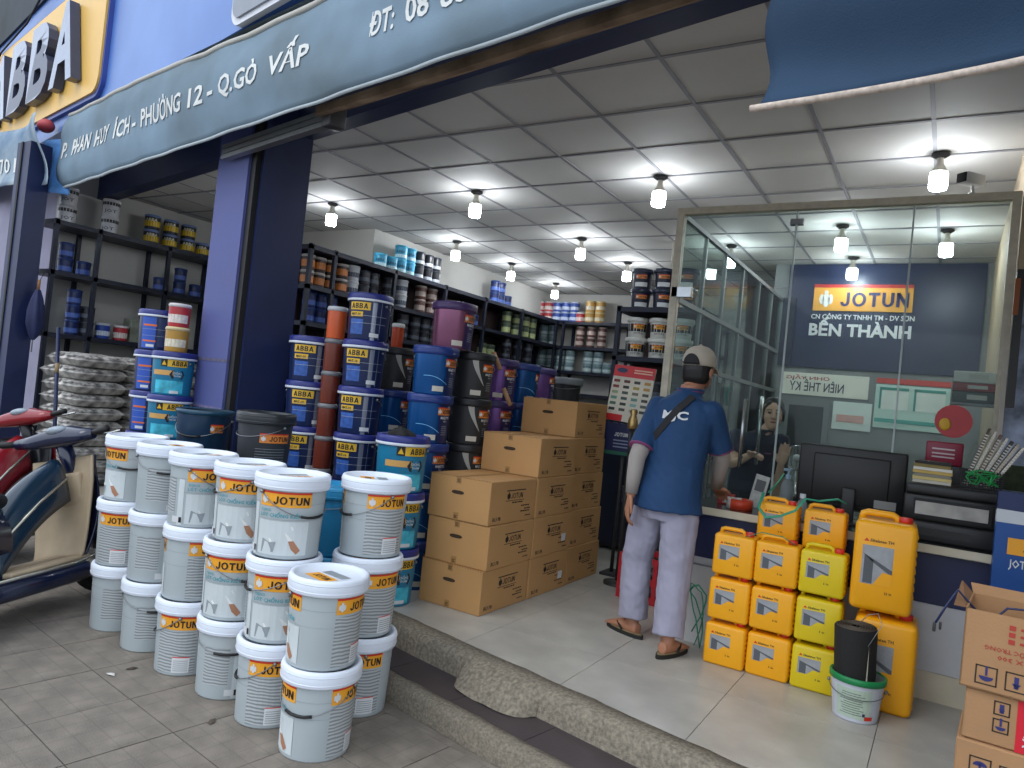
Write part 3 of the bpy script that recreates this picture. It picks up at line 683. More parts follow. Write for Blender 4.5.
t = thing('price_book', 'open white price booklet with pink print behind the cans', 'booklet', p, rad(-12)); MB().box((-.12, -.08, 0), (.12, .08, .02)).build('pages', mat('pages', '#cfcbc0', .6), t); MB().box((-.1, -.06, .02), (.0, .05, .022)).build('print_block', mat('pages_pink', '#c78a86', .6), t)
p = Vector((ony(803, 496, 4.3).x, 4.3, TOP))
t = thing('water_bottle', 'small clear bottle with white cap behind the yellow cans', 'bottle', p)
MB().lathe([(.03, 0), (.032, .01), (.032, .075), (.026, .1), (.013, .115), (.013, .125)], 18, None, None, True, True).build('body', mat('bottle_clear', '#9ba5a8', .12, alpha=.55), t)
MB().lathe([(.016, .12), (.016, .145), (0, .146)], 14).build('cap', m_wink, t)
t = thing('spray_bottle', 'clear hand sanitiser bottle with blue pump by the monitor', 'bottle', (ony(789, 470, 4.76).x, 4.76, TOP))
MB().lathe([(.04, 0), (.042, .01), (.042, .14), (.03, .17), (.013, .185)], 18, None, None, True, True).build('body', mat('bottle_clear', '#9ba5a8', .12, alpha=.55), t)
MB().lathe([(.016, .185), (.016, .21), (.006, .212), (.006, .235)], 12).rbox((-.03, -.01, .232), (.012, .01, .248), .004).build('pump', mat('pump_blue', '#9db8cf', .4), t)
# flowers and fan behind the monitor (inside the office)
t = thing('office_desk', 'dark desk inside the glass office behind the monitor', 'desk', (-.5, 6.2, 0))
MB().box((-.55, -.3, .70), (.6, .3, .74)).build('desk_top', mat('desk_dark', '#3a322c', .5), t)
for x in (-.5, .55):
    for y in (-.27, .27): MB().box((x-.02, y-.02, 0), (x+.02, y+.02, .70)).build('leg', m_pl2, t)
t = thing('flower_bunch', 'pale artificial flower bunch in a pot behind the office glass', 'plant', (-.74, 6.1, .74))
MB().lathe([(.05, 0), (.07, .12), (.075, .13)], 14, None, None, True, True, True).build('pot', mat('pot_grey', '#77746c', .6), t)
mb = MB(); rr = random.Random(5)
for k in range(60):
    a = rr.uniform(0, 2*pi); r_ = rr.uniform(0, .16); z = .17+rr.uniform(0, .2); mb.blob((r_*cos(a), r_*sin(a), z), (.022, .022, .016), None, None, 6, 4)
o = mb.build('blossom', mat('blossom', '#8d9488', .8, var=.4, scale=20), t); o['kind'] = 'stuff'
t = thing('desk_fan', 'small round chrome fan beside the flowers in the office', 'fan', (-1.02, 6.15, .74))
MB().lathe([(.08, 0), (.08, .015), (.02, .03), (.015, .2)], 16, None, None, True, True).build('base', m_steel, t)
mb = MB()
for k in range(10): a = pi*k/10; mb.tube([(.1*cos(a+q*pi/8)*0+.1*sin(q*pi/8)*cos(a), -.03*abs(cos(q*pi/8)), .29+.1*cos(q*pi/8)) for q in range(17)], .003, 4)
mb.tube([(.1*cos(2*pi*q/20), 0, .29+.1*sin(2*pi*q/20)) for q in range(20)], .006, 6, closed=True); mb.build('guard', m_steel, t)
MB().blob((0, -.02, .29), (.03, .02, .03)).build('hub', m_wink, t)
t = thing('cctv_camera', 'small dark and white security camera on the office frame', 'camera', (.005, YG-.01, 2.745), rad(-40))
MB().lathe([(.02, 0), (.02, .01), (.008, .012), (.008, .05)], 10, None, None, True, True).build('mount', m_wink, t)
MB().rbox((-.035, -.09, .05), (.035, .06, .115), .008).build('housing', m_wink, t); MB().rbox((-.03, -.098, .055), (.03, -.085, .11), .004).build('lens_face', m_black, t)
t = thing('teal_strap', 'teal plastic strap bundle hanging on the glass door edge', 'strap', onx(725, 405, XS+.03))
MB().tube([(0.02*sin(k*1.9)+.01, -.02+.02*cos(k*1.3), .16*(k % 2)+.01*sin(k)) for k in range(14)], .007, 6, flat=.6).build('strap_loop', mat('teal_plastic', '#1f8a77', .4), t)

# ================================================================== racks
m_rack = mat('rack_navy', '#171c2e', .5, metal=.2); m_back = mat('rack_back', '#3a2a28', .8)
def rack(label, x0, x1, y0, y1, levels, ups, th=.045, back=None, dep='x'):
    t = thing('metal_rack', label, 'rack', ((x0+x1)/2, (y0+y1)/2, 0)); o = t.location
    def b(n, lo, hi, m): return MB().box([lo[i]-o[i] for i in range(3)], [hi[i]-o[i] for i in range(3)]).build(n, m, t)
    for z in levels: b('shelf_board', (x0, y0, z-th), (x1, y1, z), m_rack)
    for u in ups:
        if dep == 'x':
            for x in (x0, x1-.04): b('upright', (x, u-.02, 0), (x+.04, u+.02, levels[0]+.01), m_rack)
        else:
            for y in (y0, y1-.04): b('upright', (u-.02, y, 0), (u+.02, y+.04, levels[0]+.01), m_rack)
    if back: b('back_panel', back[0], back[1], m_back)
    return t
LZ = [2.6, 2.09, 1.46]
rack('navy steel rack on the left wall above the sacks', -8.24, -7.8, 3.68, 6.32, LZ, [3.72, 4.15, 4.95, 5.7, 6.3])
IZ = [2.6, 2.2, 1.83, 1.46, 1.09, .72, .3]
rack('long navy steel rack running along the left inner wall', -5.98, -5.55, 5.0, 10.35, IZ, [5.02, 5.35, 6.3, 7.28, 8.2, 9.2, 10.3], back=((-5.99, 5.0, .3), (-5.975, 10.35, 2.6)))
BZ = [2.6, 2.2, 1.80, 1.45, 1.1, .7, .3]
rack('dark rack along the back wall at the end of shop', -5.98, -2.9, 10.38, 10.79, BZ, [-5.96, -5.48, -4.5, -3.7, -2.92], dep='y')
RZ = [2.27, 1.79, 1.36, .9, .45]
rack('black shelf unit beside the office holding white and navy pails', -2.86, -2.0, 6.5, 7.0, RZ, [-2.84, -2.02], dep='y', back=((-2.86, 6.985, .1), (-2.0, 6.999, 2.27)))
t = thing('steel_pole', 'pale round pole rising to the ceiling behind the shelf unit', 'pole', tuple(ony(672, 300, 7.4).xy)+(0,))
MB().lathe([(.05, 0), (.05, CEIL-.002)], 16, None, None, True, True, True).build('shaft', mat('pole_cream', '#a9a597', .6), t); MB().lathe([(.07, 0), (.07, .02), (.05, .03)], 16).build('base_ring', m_grey, t)
# low dark cabinet, chart display
t = thing('display_cabinet', 'low dark cabinet behind the boxes under the colour chart', 'cabinet', (-2.35, 6.3, 0))
MB().box((-.55, -.2, .03), (.45, .18, .95)).build('body', mat('cabinet_dark', '#14171f', .45), t)
for k in range(2): d = MB().box((-.54+.5*k, -.215, .06), (-.06+.5*k, -.2, .92)).build('door', mat('cabinet_door', '#1a2133', .4), t); MB().box((-.1+.12*k, -.225, .45), (-.085+.12*k, -.215, .6)).build('handle', m_steel, d)
ch = thing('colour_chart', 'red-topped paint colour chart board with rows of swatches', 'chart', (-2.14, 5.22, 0))
M_ = Matrix.Translation((0, 0, 1.18)) @ Matrix.Rotation(rad(-8), 4, 'X') @ Matrix.Rotation(rad(3), 4, 'Y')
MB().box((-.17, 0, 0), (.17, .012, .44), None, M_).build('card', mat('chart_card', '#d9d3c2', .5), ch)
MB().box((-.17, -.004, .35), (.17, 0, .44), None, M_).build('header', mat('chart_red', '#c8252b', .4), ch)
mb = MB()
for q in [([(.045*cos(2*pi*i/14)-.1, .4+.02*sin(2*pi*i/14)) for i in range(14)], [tuple(range(14))])]: mb.add([M_ @ Vector((x, -.006, y)) for x, y in q[0]], q[1])
mb.build('oval_logo', mat('logo_navy', '#20254e', .4), ch)
for z in (.405, .385): MB().box((.0, -.006, z), (.15, -.004, z+.01), None, M_).build('text_line', mat('chart_text', '#e6b8a0', .5), ch)
sw = ['#7c2c22', '#55201e', '#2a1d1a', '#b0812e', '#83321f', '#231a18', '#a58f3a', '#b5863b', '#93a57c', '#3d4d3a', '#6f6a55', '#42443a', '#5a9178', '#314a42', '#56887b', '#38382f', '#3f6a4a', '#22302a', '#7fb0a8', '#50564c', '#22261f', '#474b40', '#a9a99b', '#33332f']
for k, c in enumerate(sw):
    x = -.13+.085*(k % 4); z = .315-.045*(k//4)
    MB().box((x-.025, -.003, z-.011), (x+.025, 0, z+.011), None, M_).build('swatch', mat('sw'+c[1:], c, .4), ch)
MB().box((-.17, -.005, 0), (-.03, 0, .05), None, M_).build('footer', mat('chart_red', '#c8252b', .4), ch)
MB().tube([(0, .03, 0), (0, .03, 1.2)], .015, 8).build('stand_pole', m_pl2, ch); MB().box((-.06, -.06, 0), (.14, .14, .02)).build('stand_base', m_pl2, ch)
dp = thing('display_board', 'navy promotional board hanging under the colour chart', 'display board', (-2.14, 5.2, .92))
MB().box((-.18, -.02, 0), (.16, -.005, .245)).build('board', mat('promo_navy', '#1a2552', .4, var=.15), dp); MB().box((-.18, -.024, .005), (.16, -.02, .03)).build('green_strip', mat('promo_green', '#256a4f', .4), dp)
vs, fs = blk('JOTUN', .11, .03); MB().add([(x-.0, -.023, y+.16) for x, y in vs], fs).build('lettering', m_wink, dp)
for z in (.11, .085, .06): MB().box((-.06, -.023, z), (.06, -.02, z+.009)).build('text_line', mat('line_pale', '#8d9ab8', .5), dp)
# tall water jar standing before the chart
jr = thing('glass_trophy', 'small shiny golden bottle in front of the colour chart', 'bottle', (-1.98, 4.99, 0.0))
MB().lathe([(.036, 1.14), (.04, 1.16), (.033, 1.21), (.022, 1.24), (.03, 1.265), (.022, 1.285)], 16, None, None, True, True, True).build('body', mat('brassy_glass', '#a58a58', .15, metal=.6), jr)
MB().tube([(0, 0, .02), (0, 0, 1.14)], .02, 8).build('pedestal', m_pl2, jr); MB().lathe([(.1, 0), (.1, .02), (.02, .03)], 16, None, None, True, True).build('foot', m_pl2, jr)
# ================================================================== paint pails
m_lidw = mat('lid_white', '#dfe6f2', .4, var=.03); m_pail = mat('pail_grey', '#adb6b9', .38, var=.05, scale=3)
m_or = mat('label_orange', '#f0a62a', .4, var=.03); m_red = mat('label_red', '#d6331f', .4); m_blk = mat('ink_black', '#17151a', .5)
m_wire = mat('bail_wire', '#8d9092', .35, metal=.8); m_grip = mat('grip_black', '#141416', .5)
m_teal_ink = mat('ink_teal', '#4b9fae', .5); m_sil = mat('label_silver', '#8f979c', .4, var=.1, scale=30); m_pale = mat('label_pale', '#c8d0d2', .45)
m_wavy = mat('label_wavy', '#838a8d', .45)
def wavy(m):
    nt = m.node_tree; b = nt.nodes['Principled BSDF']; tc = nt.nodes.new('ShaderNodeTexCoord'); wv = nt.nodes.new('ShaderNodeTexWave')
    wv.bands_direction = 'Z'; wv.inputs['Scale'].default_value = 22; wv.inputs['Distortion'].default_value = 7; wv.inputs['Detail Scale'].default_value = .35
    rp = nt.nodes.new('ShaderNodeValToRGB'); rp.color_ramp.elements[0].color = (.2, .22, .23, 1); rp.color_ramp.elements[1].color = (.5, .53, .54, 1)
    nt.links.new(tc.outputs['Object'], wv.inputs['Vector']); nt.links.new(wv.outputs['Fac'], rp.inputs['Fac']); nt.links.new(rp.outputs['Color'], b.inputs['Base Color'])
wavy(m_wavy)
class Pail:
    """parts of one kind of pail; label side faces -Y"""
    def __init__(s, rb=.137, rt=.149, h=.335, body=m_pail, lid=m_lidw, rim=None, lidh=.055, lidr=.0135, seg=36):
        s.rb, s.rt, s.h = rb, rt, h; s.parts = []        # (name, mesh, parent index)
        mb = MB().lathe([(rb-.004, .004), (rb, .0), (rb+.0015, .006), (rt, h)], seg, None, None, True)
        mb.lathe([(0, .004), (rb-.004, .004)], seg); s.add('body', mb, body)
        R = rt+lidr
        if lid:
            z0 = h-lidh+.012; z1 = h+.022
            mb = MB().lathe([(rt-.002, z0), (R-.003, z0), (R, z0+.006), (R, z1-.012), (R-.005, z1-.002), (R-.014, z1), (R-.022, z1-.004), (R-.026, z1-.016), (0, z1-.016)], seg)
            s.lid = s.add('lid', mb, lid); s.top = z1; s.R = R
            if rim: s.add('lid_rim', MB().lathe([(R+.0005, z0+.0), (R+.002, z0+.002), (R+.002, z0+.014), (R-.001, z0+.016)], seg), rim, s.lid)
            mb = MB()
            for zz in (z0+.014, z1-.02): mb.lathe([(R, zz-.003), (R+.002, zz), (R, zz+.003)], seg)
            if not rim: s.add('lid_bead', mb, lid, s.lid)
        else: s.top = h
    def add(s, name, mb, m=None, par=-1): s.parts.append((name, mb.mesh(name, m), par)); return len(s.parts)-1
    def srf(s, x, z, off=.0012):         # arc length x (right positive), height z -> point on the wall
        r = s.rb+.0015+(s.rt-s.rb-.0015)*z/s.h+off; a = x/((s.rb+s.rt)/2) - pi/2
        return (r*cos(a), r*sin(a), z)
    def shape(s, mb, vf, m, off=.0014, dx=0, dz=0):
        mb.add([s.srf(x+dx, z+dz, off) for x, z in vf[0]], vf[1], m); return mb
    def patch(s, name, cx, cz, w_, h_, m, off=.0012, par=-1, nx=8): return s.add(name, s.shape(MB(), rect2(cx, cz, w_, h_, nx), None, off), m, par)
    def text(s, st, cx, cz, w_, h_, m, off=.0028, par=-1, bold=.012, res=1): return s.add('lettering', s.shape(MB(), fit_text(st, w_, h_, res, bold), None, off, cx, cz), m, par)
    def brand(s, cx, cz, w_, h_, col=None):
        i = s.patch('brand_band', cx, cz, w_, h_, col or m_or, .0013)
        s.patch('red_stripe', cx, cz+h_*.44, w_, h_*.13, m_red, .0022, i)
        s.add('lettering', s.shape(MB(), blk('JOTUN', w_*.66, h_*.52), None, .003, cx+w_*.125, cz-h_*.06), m_blk, i)
        mb = MB()
        for q in penguin(cx-w_*.385, cz-h_*.05, h_*.62): s.shape(mb, q, None, .003)
        s.add('emblem', mb, m_wink, i); return i
    def bail(s, side_z=None, drop=.10, a0=0.0, grip=True):        # wire handle swung to the front; a0 turns it
        z0 = side_z or s.h-.055; r = s.rt+.006; pts = []
        for k in range(17):
            t = -1+2*k/16; a = a0-pi/2+t*pi*.52; dz = -drop*(1-t*t)
            rr_ = s.rb+(s.rt-s.rb)*(z0+dz)/s.h+.008
            pts.append((rr_*cos(a), rr_*sin(a), z0+dz))
        i = s.add('bail', MB().tube(pts, .0022, 5), m_wire)
        if grip: s.add('grip', MB().tube(pts[6:11], .006, 6), m_grip, i)
        mb = MB()
        for t in (-1, 1): a = a0-pi/2+t*pi*.52; mb.blob((r*cos(a), r*sin(a), z0), (.009, .009, .009), None, None, 6, 4)
        s.add('ear', mb, m_wire, i)
    def put(s, name, label, cat, loc, rz, group=None, scale=1):
        t = thing(name, label, cat, loc, rz, group, scale); ob = []
        for n, me, p in s.parts: ob.append(obj(n, me, t if p < 0 else ob[p]))
        return t
def face_cam(x, y, off=0): return atan2(-x, y)+rad(off)
# --- the grey-white interior paint pail
def jotun_pail(lidlabel=False, drop=.1, a0=.9):
    P = Pail(); C_ = pi*(P.rb+P.rt)
    P.brand(0, .255, .225, .064)
    P.text('ESSENCE', -.08, .207, .05, .011, m_teal_ink); P.text('LÓT CHỐNG KIỀM', -.015, .186, .185, .015, m_teal_ink, bold=.02)
    i = P.patch('photo_patch', .0, .09, .225, .145, m_pale, .0013)
    mb = MB(); P.shape(mb, ([(-.09, .025), (-.03, .03), (-.02, .075), (-.05, .07), (-.085, .085)], [(0, 1, 2, 3, 4)]), None, .0024); P.add('print_shade', mb, m_sil, i)
    mb = MB(); P.shape(mb, ([(-.055, .085), (.04, .145), (.05, .13), (-.045, .07)], [(0, 1, 2, 3)]), None, .003)
    P.shape(mb, ([(.01, .12), (.03, .105), (.055, .075), (.035, .07)], [(0, 1, 2, 3)]), None, .003); P.add('roller_print', mb, mat('print_light', '#e2e4e2', .5), i)
    mb = MB(); P.shape(mb, ([(.03, .08), (.052, .082), (.085, .04), (.068, .024), (.045, .045)], [(0, 1, 2, 3, 4)]), None, .0032); P.add('hand_print', mb, mat('print_tan', '#a9775a', .5), i)
    # other face
    B = C_/2*.5+.03
    for sx in (.35,):
        P.brand(sx, .255, .19, .064); P.patch('wavy_panel', sx+.0, .115, .19, .2, m_wavy, .0012)
        j = P.patch('text_box', sx+.03, .055, .08, .075, m_wink, .0022); P.patch('red_line', sx+.03, .092, .08, .004, m_red, .003, j)
        mb = MB()
        for q in range(6): P.shape(mb, rect2(sx+.03, .028+.0095*q, .068, .003, 3), None, .003)
        o = P.add('fine_print', mb, mat('print_grey', '#8b9093', .5), j)
    for sx in (-.235,):
        P.patch('wavy_panel', sx, .15, .12, .17, m_wavy, .0012); P.patch('text_column', sx+.095, .12, .03, .22, m_pale, .0012)
        j = P.patch('batch_sticker', sx+.08, .035, .06, .03, m_wink, .0022); P.patch('sticker_code', sx+.1, .035, .015, .026, m_blk, .003, j)
    P.patch('batch_sticker', .12, .03, .0, .0, m_wink) if False else None
    mb = MB()
    for zz in (.235, .17): mb.lathe([(P.rb+(P.rt-P.rb)*zz/P.h+.0016, zz-.0006), (P.rb+(P.rt-P.rb)*zz/P.h+.0024, zz), (P.rb+(P.rt-P.rb)*zz/P.h+.0016, zz+.0006)], 36)
    P.add('rib', mb, m_sil)
    P.bail(a0=a0, drop=drop)
    if lidlabel:
        z = P.top-.0155; mb = MB().add([(-.02, -.10, z), (.10, -.03, z), (.075, .03, z), (-.045, -.04, z)], [(0, 1, 2, 3)])
        j = P.add('lid_label', mb, m_or, P.lid)
        vs, fs = blk('JOTUN', .1, .03); R2 = Matrix.Translation((.03, -.032, z+.0008)) @ Matrix.Rotation(rad(30), 4, 'Z')
        P.add('lid_lettering', MB().add([R2 @ Vector((x, y, 0)) for x, y in vs], fs), m_blk, P.lid)
        P.add('lid_note', MB().add([(-.05, -.03, z), (.06, .045, z), (.04, .085, z), (-.075, .01, z)], [(0, 1, 2, 3)]), m_sil, P.lid)
    return P
JP = jotun_pail(True); JP2 = jotun_pail(True, .07, -1.3)
PITCH_ = .357
s7b = ony(379, 481, 2.62)
STK = [('S1', -3.91, 2.411, 3, [-62, -165, 82]), ('S2', -3.542, 2.374, 3, [78, 72, 88]), ('S3', -3.165, 2.32, 3, [20, -115, -160]), ('S4', -2.809, 2.299, 3, [-14, -20, 70]),
       ('S5', -2.454, 2.255, 3, [-10, -4, -142]), ('S6', -2.107, 2.19, 2, [-86, -82]), ('S7', -2.262, 2.585, 3, [-115, -105, -135])]
sname = ['leftmost stack by the scooter', 'second stack from the scooter', 'third stack from the scooter', 'fourth stack from the scooter', 'tall stack behind the front pair', 'front pair nearest the camera', 'tall stack by the step, right of the front pair']
lvl3 = ['top', 'middle', 'bottom']; lvl2 = ['upper', 'lower']
for k, (nm, x, y, n, offs) in enumerate(STK):
    for i in range(n):
        z = STREET+(n-1-i)*PITCH_; lv = (lvl3 if n == 3 else lvl2)[i]
        jx, jy = random.uniform(-.006, .006), random.uniform(-.006, .006)
        P = JP if (k+i) % 2 == 0 else JP2
        P.put('paint_pail', 'grey white-lidded pail, %s of the %s' % (lv, sname[k]), 'paint pail', (x+jx, y+jy, z+.001*0), face_cam(x, y, offs[i]), 'grey paint pails stacked on the street')
# --- coloured pails of the pile
def big(body, lid, rim, **k): return Pail(.129, .142, .29, body, lid, rim, lidh=.045, lidr=.010, seg=30, **k)
m_navyp = mat('pail_navy', '#16264f', .3, var=.12, scale=5); m_navylid = mat('lid_navy', '#262f78', .35); m_whiterim = mat('rim_white', '#cfd4dc', .4)
m_yel = mat('label_yellow', '#e3b52c', .4); m_thin = mat('thin_line', '#9aa0a8', .4)
def abba_navy(stripe=False):
    P = big(m_navyp, m_navylid, m_whiterim)
    if not stripe:
        i = P.patch('brand_label', -.05, .222, .15, .052, m_yel); P.add('lettering', P.shape(MB(), blk('ABBA', .12, .034), None, .0026, -.05, .222), m_blk, i)
        j = P.patch('grade_label', -.07, .168, .1, .032, m_yel); P.text('MAT-10', -.07, .168, .07, .015, m_blk, .0026, j, .03)
        P.patch('picture_patch', -.065, .085, .1, .1, mat('patch_blue', '#2f5aa8', .4, var=.4, scale=25))
        P.patch('gloss_stripe', .055, .125, .03, .25, mat('stripe_silver', '#8d93a3', .25, metal=.4), .0011)
        P.patch('white_tag', .065, .035, .065, .026, m_wink, .0022)
    else:
        P.patch('blue_panel', -.06, .14, .11, .25, mat('panel_blue', '#2c57b8', .35)); P.patch('orange_line', -.05, .19, .1, .014, mat('line_orange', '#e2722e', .4), .0022)
        P.patch('orange_line', -.05, .07, .1, .012, mat('line_orange', '#e2722e', .4), .0022); P.patch('white_tag', -.04, .035, .06, .02, m_wink, .0022)
        P.patch('text_panel', .06, .14, .1, .22, mat('panel_text', '#2a3a63', .5, var=.3, scale=60))
    mb = MB()
    for zz in (.11, .16): P.shape(mb, rect2(.02, zz, .26, .0025, 12), None, .002)
    P.shape(mb, rect2(.1, .14, .0025, .26, 1), None, .002); P.add('gold_line', mb, m_thin); P.bail(drop=.05, a0=2.6, grip=False); return P
def abba_teal():
    P = big(mat('pail_teal', '#1a779b', .35, var=.1), m_navylid, m_whiterim)
    i = P.patch('brand_label', .04, .23, .15, .05, m_yel); P.add('lettering', P.shape(MB(), blk('ABBA', .1, .034), None, .0026, .06, .23), m_blk, i)
    P.patch('emblem_square', -.04, .23, .045, .05, m_blk, .002)
    mb = MB(); P.shape(mb, ([(-.056, .214), (-.024, .214), (-.04, .247)], [(0, 1, 2)]), None, .003); P.add('emblem', mb, m_yel)
    P.patch('tan_band', -.05, .16, .15, .035, mat('band_tan', '#d3a25c', .4)); mb = MB()
    P.shape(mb, ([(.0, .15), (.018, .18), (.085, .18), (.1, .15), (.085, .12), (.018, .12)], [(0, 1, 2, 3, 4, 5)]), None, .0022); j = P.add('hex_badge', mb, m_blk)
    P.text('CHỐNG', .05, .16, .055, .014, m_wink, .0034, j); P.text('THẤM', .05, .14, .045, .012, m_wink, .0034, j)
    P.patch('picture_patch', 0, .06, .2, .09, mat('patch_sea', '#3fb0c8', .4, var=.4, scale=14)); P.patch('white_tag', .04, .025, .06, .02, m_wink, .0022)
    P.bail(drop=.04, a0=2.6, grip=False); return P
def metal_pail(body, lid, kind):
    P = big(body, lid, None); dark = mat('panel_dark'+kind, {'b': '#12224f', 'k': '#1a1a1c', 'p': '#2a1c4c'}[kind], .4)
    if kind != 'k': P.patch('dark_panel', .095, .14, .12, .27, dark)
    P.brand(.085, .21, .115, .05, mat('label_orange_deep', '#dd8436', .4))
    P.text('MAJESTIC', .09, .168, .08, .016, m_wink, bold=.02); P.text('PRO', .09, .145, .03, .008, m_wink)
    mb = MB()
    for q in range(5): P.shape(mb, rect2(.09, .06+.013*q, .05, .003, 2), None, .0024)
    P.add('fine_print', mb, m_thin)
    if kind == 'k':
        mb = MB(); n = 10; vs = []
        for q in range(n+1):
            t = q/n; w_ = .04*(1-t)**.8+.002; x = -.03+.075*t**1.6; z = .26-.17*t; vs += [(x-w_/2, z), (x+w_/2, z)]
        P.shape(mb, (vs, [(2*q+1, 2*q, 2*q+2, 2*q+3) for q in range(n)]), None, .002); P.add('swoosh', mb, mat('swoosh_pearl', '#a9a79f', .3))
    elif kind == 'b':
        mb = MB(); n = 10; vs = []
        for q in range(n+1): t = q/n; x = -.11+.16*t; z = .12-.05*t+.02*sin(t*3); vs += [(x, z), (x, z-.004)]
        P.shape(mb, (vs, [(2*q, 2*q+1, 2*q+3, 2*q+2) for q in range(n)]), None, .002); P.add('swoosh', mb, mat('swoosh_sky', '#6fb6e4', .3))
    P.patch('white_tag', -.01, .04, .075, .034, mat('tag_cream', '#c9c4b6', .5), .002); P.bail(drop=.05, a0=2.4, grip=False); return P
AB, ABS, AT = abba_navy(), abba_navy(True), abba_teal()
MBL = metal_pail(mat('pail_blue', '#145291', .22, metal=.4, var=.08), mat('lid_blue', '#1a3478', .35), 'b')
MBK = metal_pail(mat('pail_black', '#2a2a2c', .5, var=.1), mat('lid_black', '#1b1c20', .45), 'k')
MPU = metal_pail(mat('pail_purple', '#7d58a0', .25, metal=.5, var=.08), mat('lid_purple', '#3a2c66', .35), 'p')
MPK = metal_pail(mat('pail_plum', '#8a5672', .25, metal=.55, var=.08), mat('lid_plum', '#40285a', .35), 'p')
PP = .3115
def column(P, name, label, px, py, dep, n_top, n_low, off, shade='navy', top_label=None, group='pails piled on the shop floor', zbase=0, dx=None):
    """stack of levels n_low..n_top; px,py: lid centre of the top pail in the photo, dep its distance"""
    q = axial(px, py, dep)
    for L in range(n_low, n_top+1):
        r = n_top-L
        pos = 'top' if r == 0 else ORD[r]+' from the top'
        P_ = P if not isinstance(P, (list, tuple)) else P[min(r, len(P)-1)]
        P_.put('paint_pail', '%s, %s' % (label if not isinstance(label, (list, tuple)) else label[min(r, len(label)-1)], pos), 'paint pail', (q.x+random.uniform(-.006, .006), q.y, zbase+(L-1)*PP), face_cam(q.x, q.y, off+random.uniform(-4, 4)), group)
    return q
def dep_for(px, py, z):         # distance at which the pixel lies at height z
    d = ray(px, py); return (z-CAM_H)/d.z
def colz(P, name, label, px, py, n, off, **k):
    return column(P, name, label, px, py, dep_for(px, py, n*PP-.005), n, 1, off, **k)
def colxy(P, label, x, y, n, off):
    for L in range(1, n+1):
        r = n-L; pos = 'top' if r == 0 else ORD[r]+' from top'
        P_ = P if not isinstance(P, (list, tuple)) else P[min(r, len(P)-1)]
        lb = label if not isinstance(label, (list, tuple)) else label[min(r, len(label)-1)]
        P_.put('paint_pail', '%s, %s' % (lb, pos), 'paint pail', (x+random.uniform(-.004, .004), y+random.uniform(-.003, .003), (L-1)*PP), face_cam(x, y, off+random.uniform(-4, 4)), 'pails piled on the shop floor')
def at(px, py, D): q_ = axial(px, py, D); return q_.x, q_.y
colxy(AB, 'navy pail with yellow labels, column right beside the pillar', *at(313, 338, 5.08), 5, 6)
colxy(AB, 'navy pail with yellow labels, six-high column by the jars', *at(371, 298, 4.88), 6, -6)
colxy([MBK, MBL], ['matt black pail atop blue ones, beside the navy column', 'blue pail under the black one beside the navy column'], *at(396, 350, 5.36), 5, 20)
colxy(MBL, 'bright blue metallic pail in the wide central column', *at(436, 350, 4.72), 5, 14)
colxy(MBK, 'matt black pail with pearl swoosh, column right of blue', *at(475, 355, 4.98), 5, 14)
colxy(MPU, 'purple metallic pail in the column left of the top box', *at(499, 364, 5.47), 5, 10)
colxy(MBL, 'dark blue pail between the two purple columns', *at(522, 368, 5.86), 5, 40)
colxy(MPU, 'purple metallic pail, column farthest right above the top box', *at(540, 370, 6.28), 5, 30)
q = axial(454, 318, 4.86); MPK.put('paint_pail', 'single pinkish plum pail standing highest on the pile', 'paint pail', (q.x, q.y, 5*PP), face_cam(q.x, q.y, 20), 'pails piled on the shop floor')
# black pail with grey lid at the back of the pile
GL = Pail(.11, .13, .28, mat('pail_charcoal', '#222426', .5), mat('lid_grey', '#6e7478', .4), None, seg=24); GL.bail(drop=.03, grip=False)
for L in range(4, -1, -1):
    q = axial(568, 380, 6.75)
    GL.put('paint_pail', 'charcoal pail with grey lid behind the topmost box, %s' % ('top' if L == 4 else ORD[4-L]+' from the top'), 'paint pail', (q.x, q.y, L*.303), 0, 'pails piled on the shop floor')
# teal pails in front
q = axial(404, 436, 4.32)
for L, lb in ((3, 'top'), (2, 'middle'), (1, 'bottom')):
    AT.put('paint_pail', 'teal pail with tan band, %s of the three beside the boxes' % lb, 'paint pail', (q.x+.0, q.y, (L-1)*.3305), face_cam(q.x, q.y, 14), 'teal pails beside the boxes', 1.06)
t = thing('rag_bundle', 'crumpled black rag on the lid of the top teal pail', 'rag', (q.x-.02, q.y, .98))
def rg(u, v):
    a = 2*pi*u; r_ = (.09+.02*sin(5*a))*sin(pi*min(v, .999)*.5+.02); h_ = .05*(1-v)+.018*noise.noise(Vector((3*cos(a), 3*sin(a), v*4)))
    return (r_*cos(a), r_*sin(a)*.7, max(.0, h_*(1.1 if v < .95 else 0)))
MB().grid(rg, 24, 8).build('cloth', mat('rag_black', '#1a1a1c', .9), t)
# blue drum peeping out between the white stacks
DB = Pail(.125, .14, .34, mat('drum_sky', '#2380b0', .35), mat('drum_sky_lid', '#278bbd', .35), None); DB.bail(drop=.04, grip=False)
q = axial(337, 500, 3.85)
for k, lb in ((0, 'lower'), (1, 'upper')): DB.put('paint_pail', 'plain sky blue drum glimpsed between white pail stacks, %s one' % lb, 'drum', (q.x, q.y, .362*k), 0, 'sky blue drums')
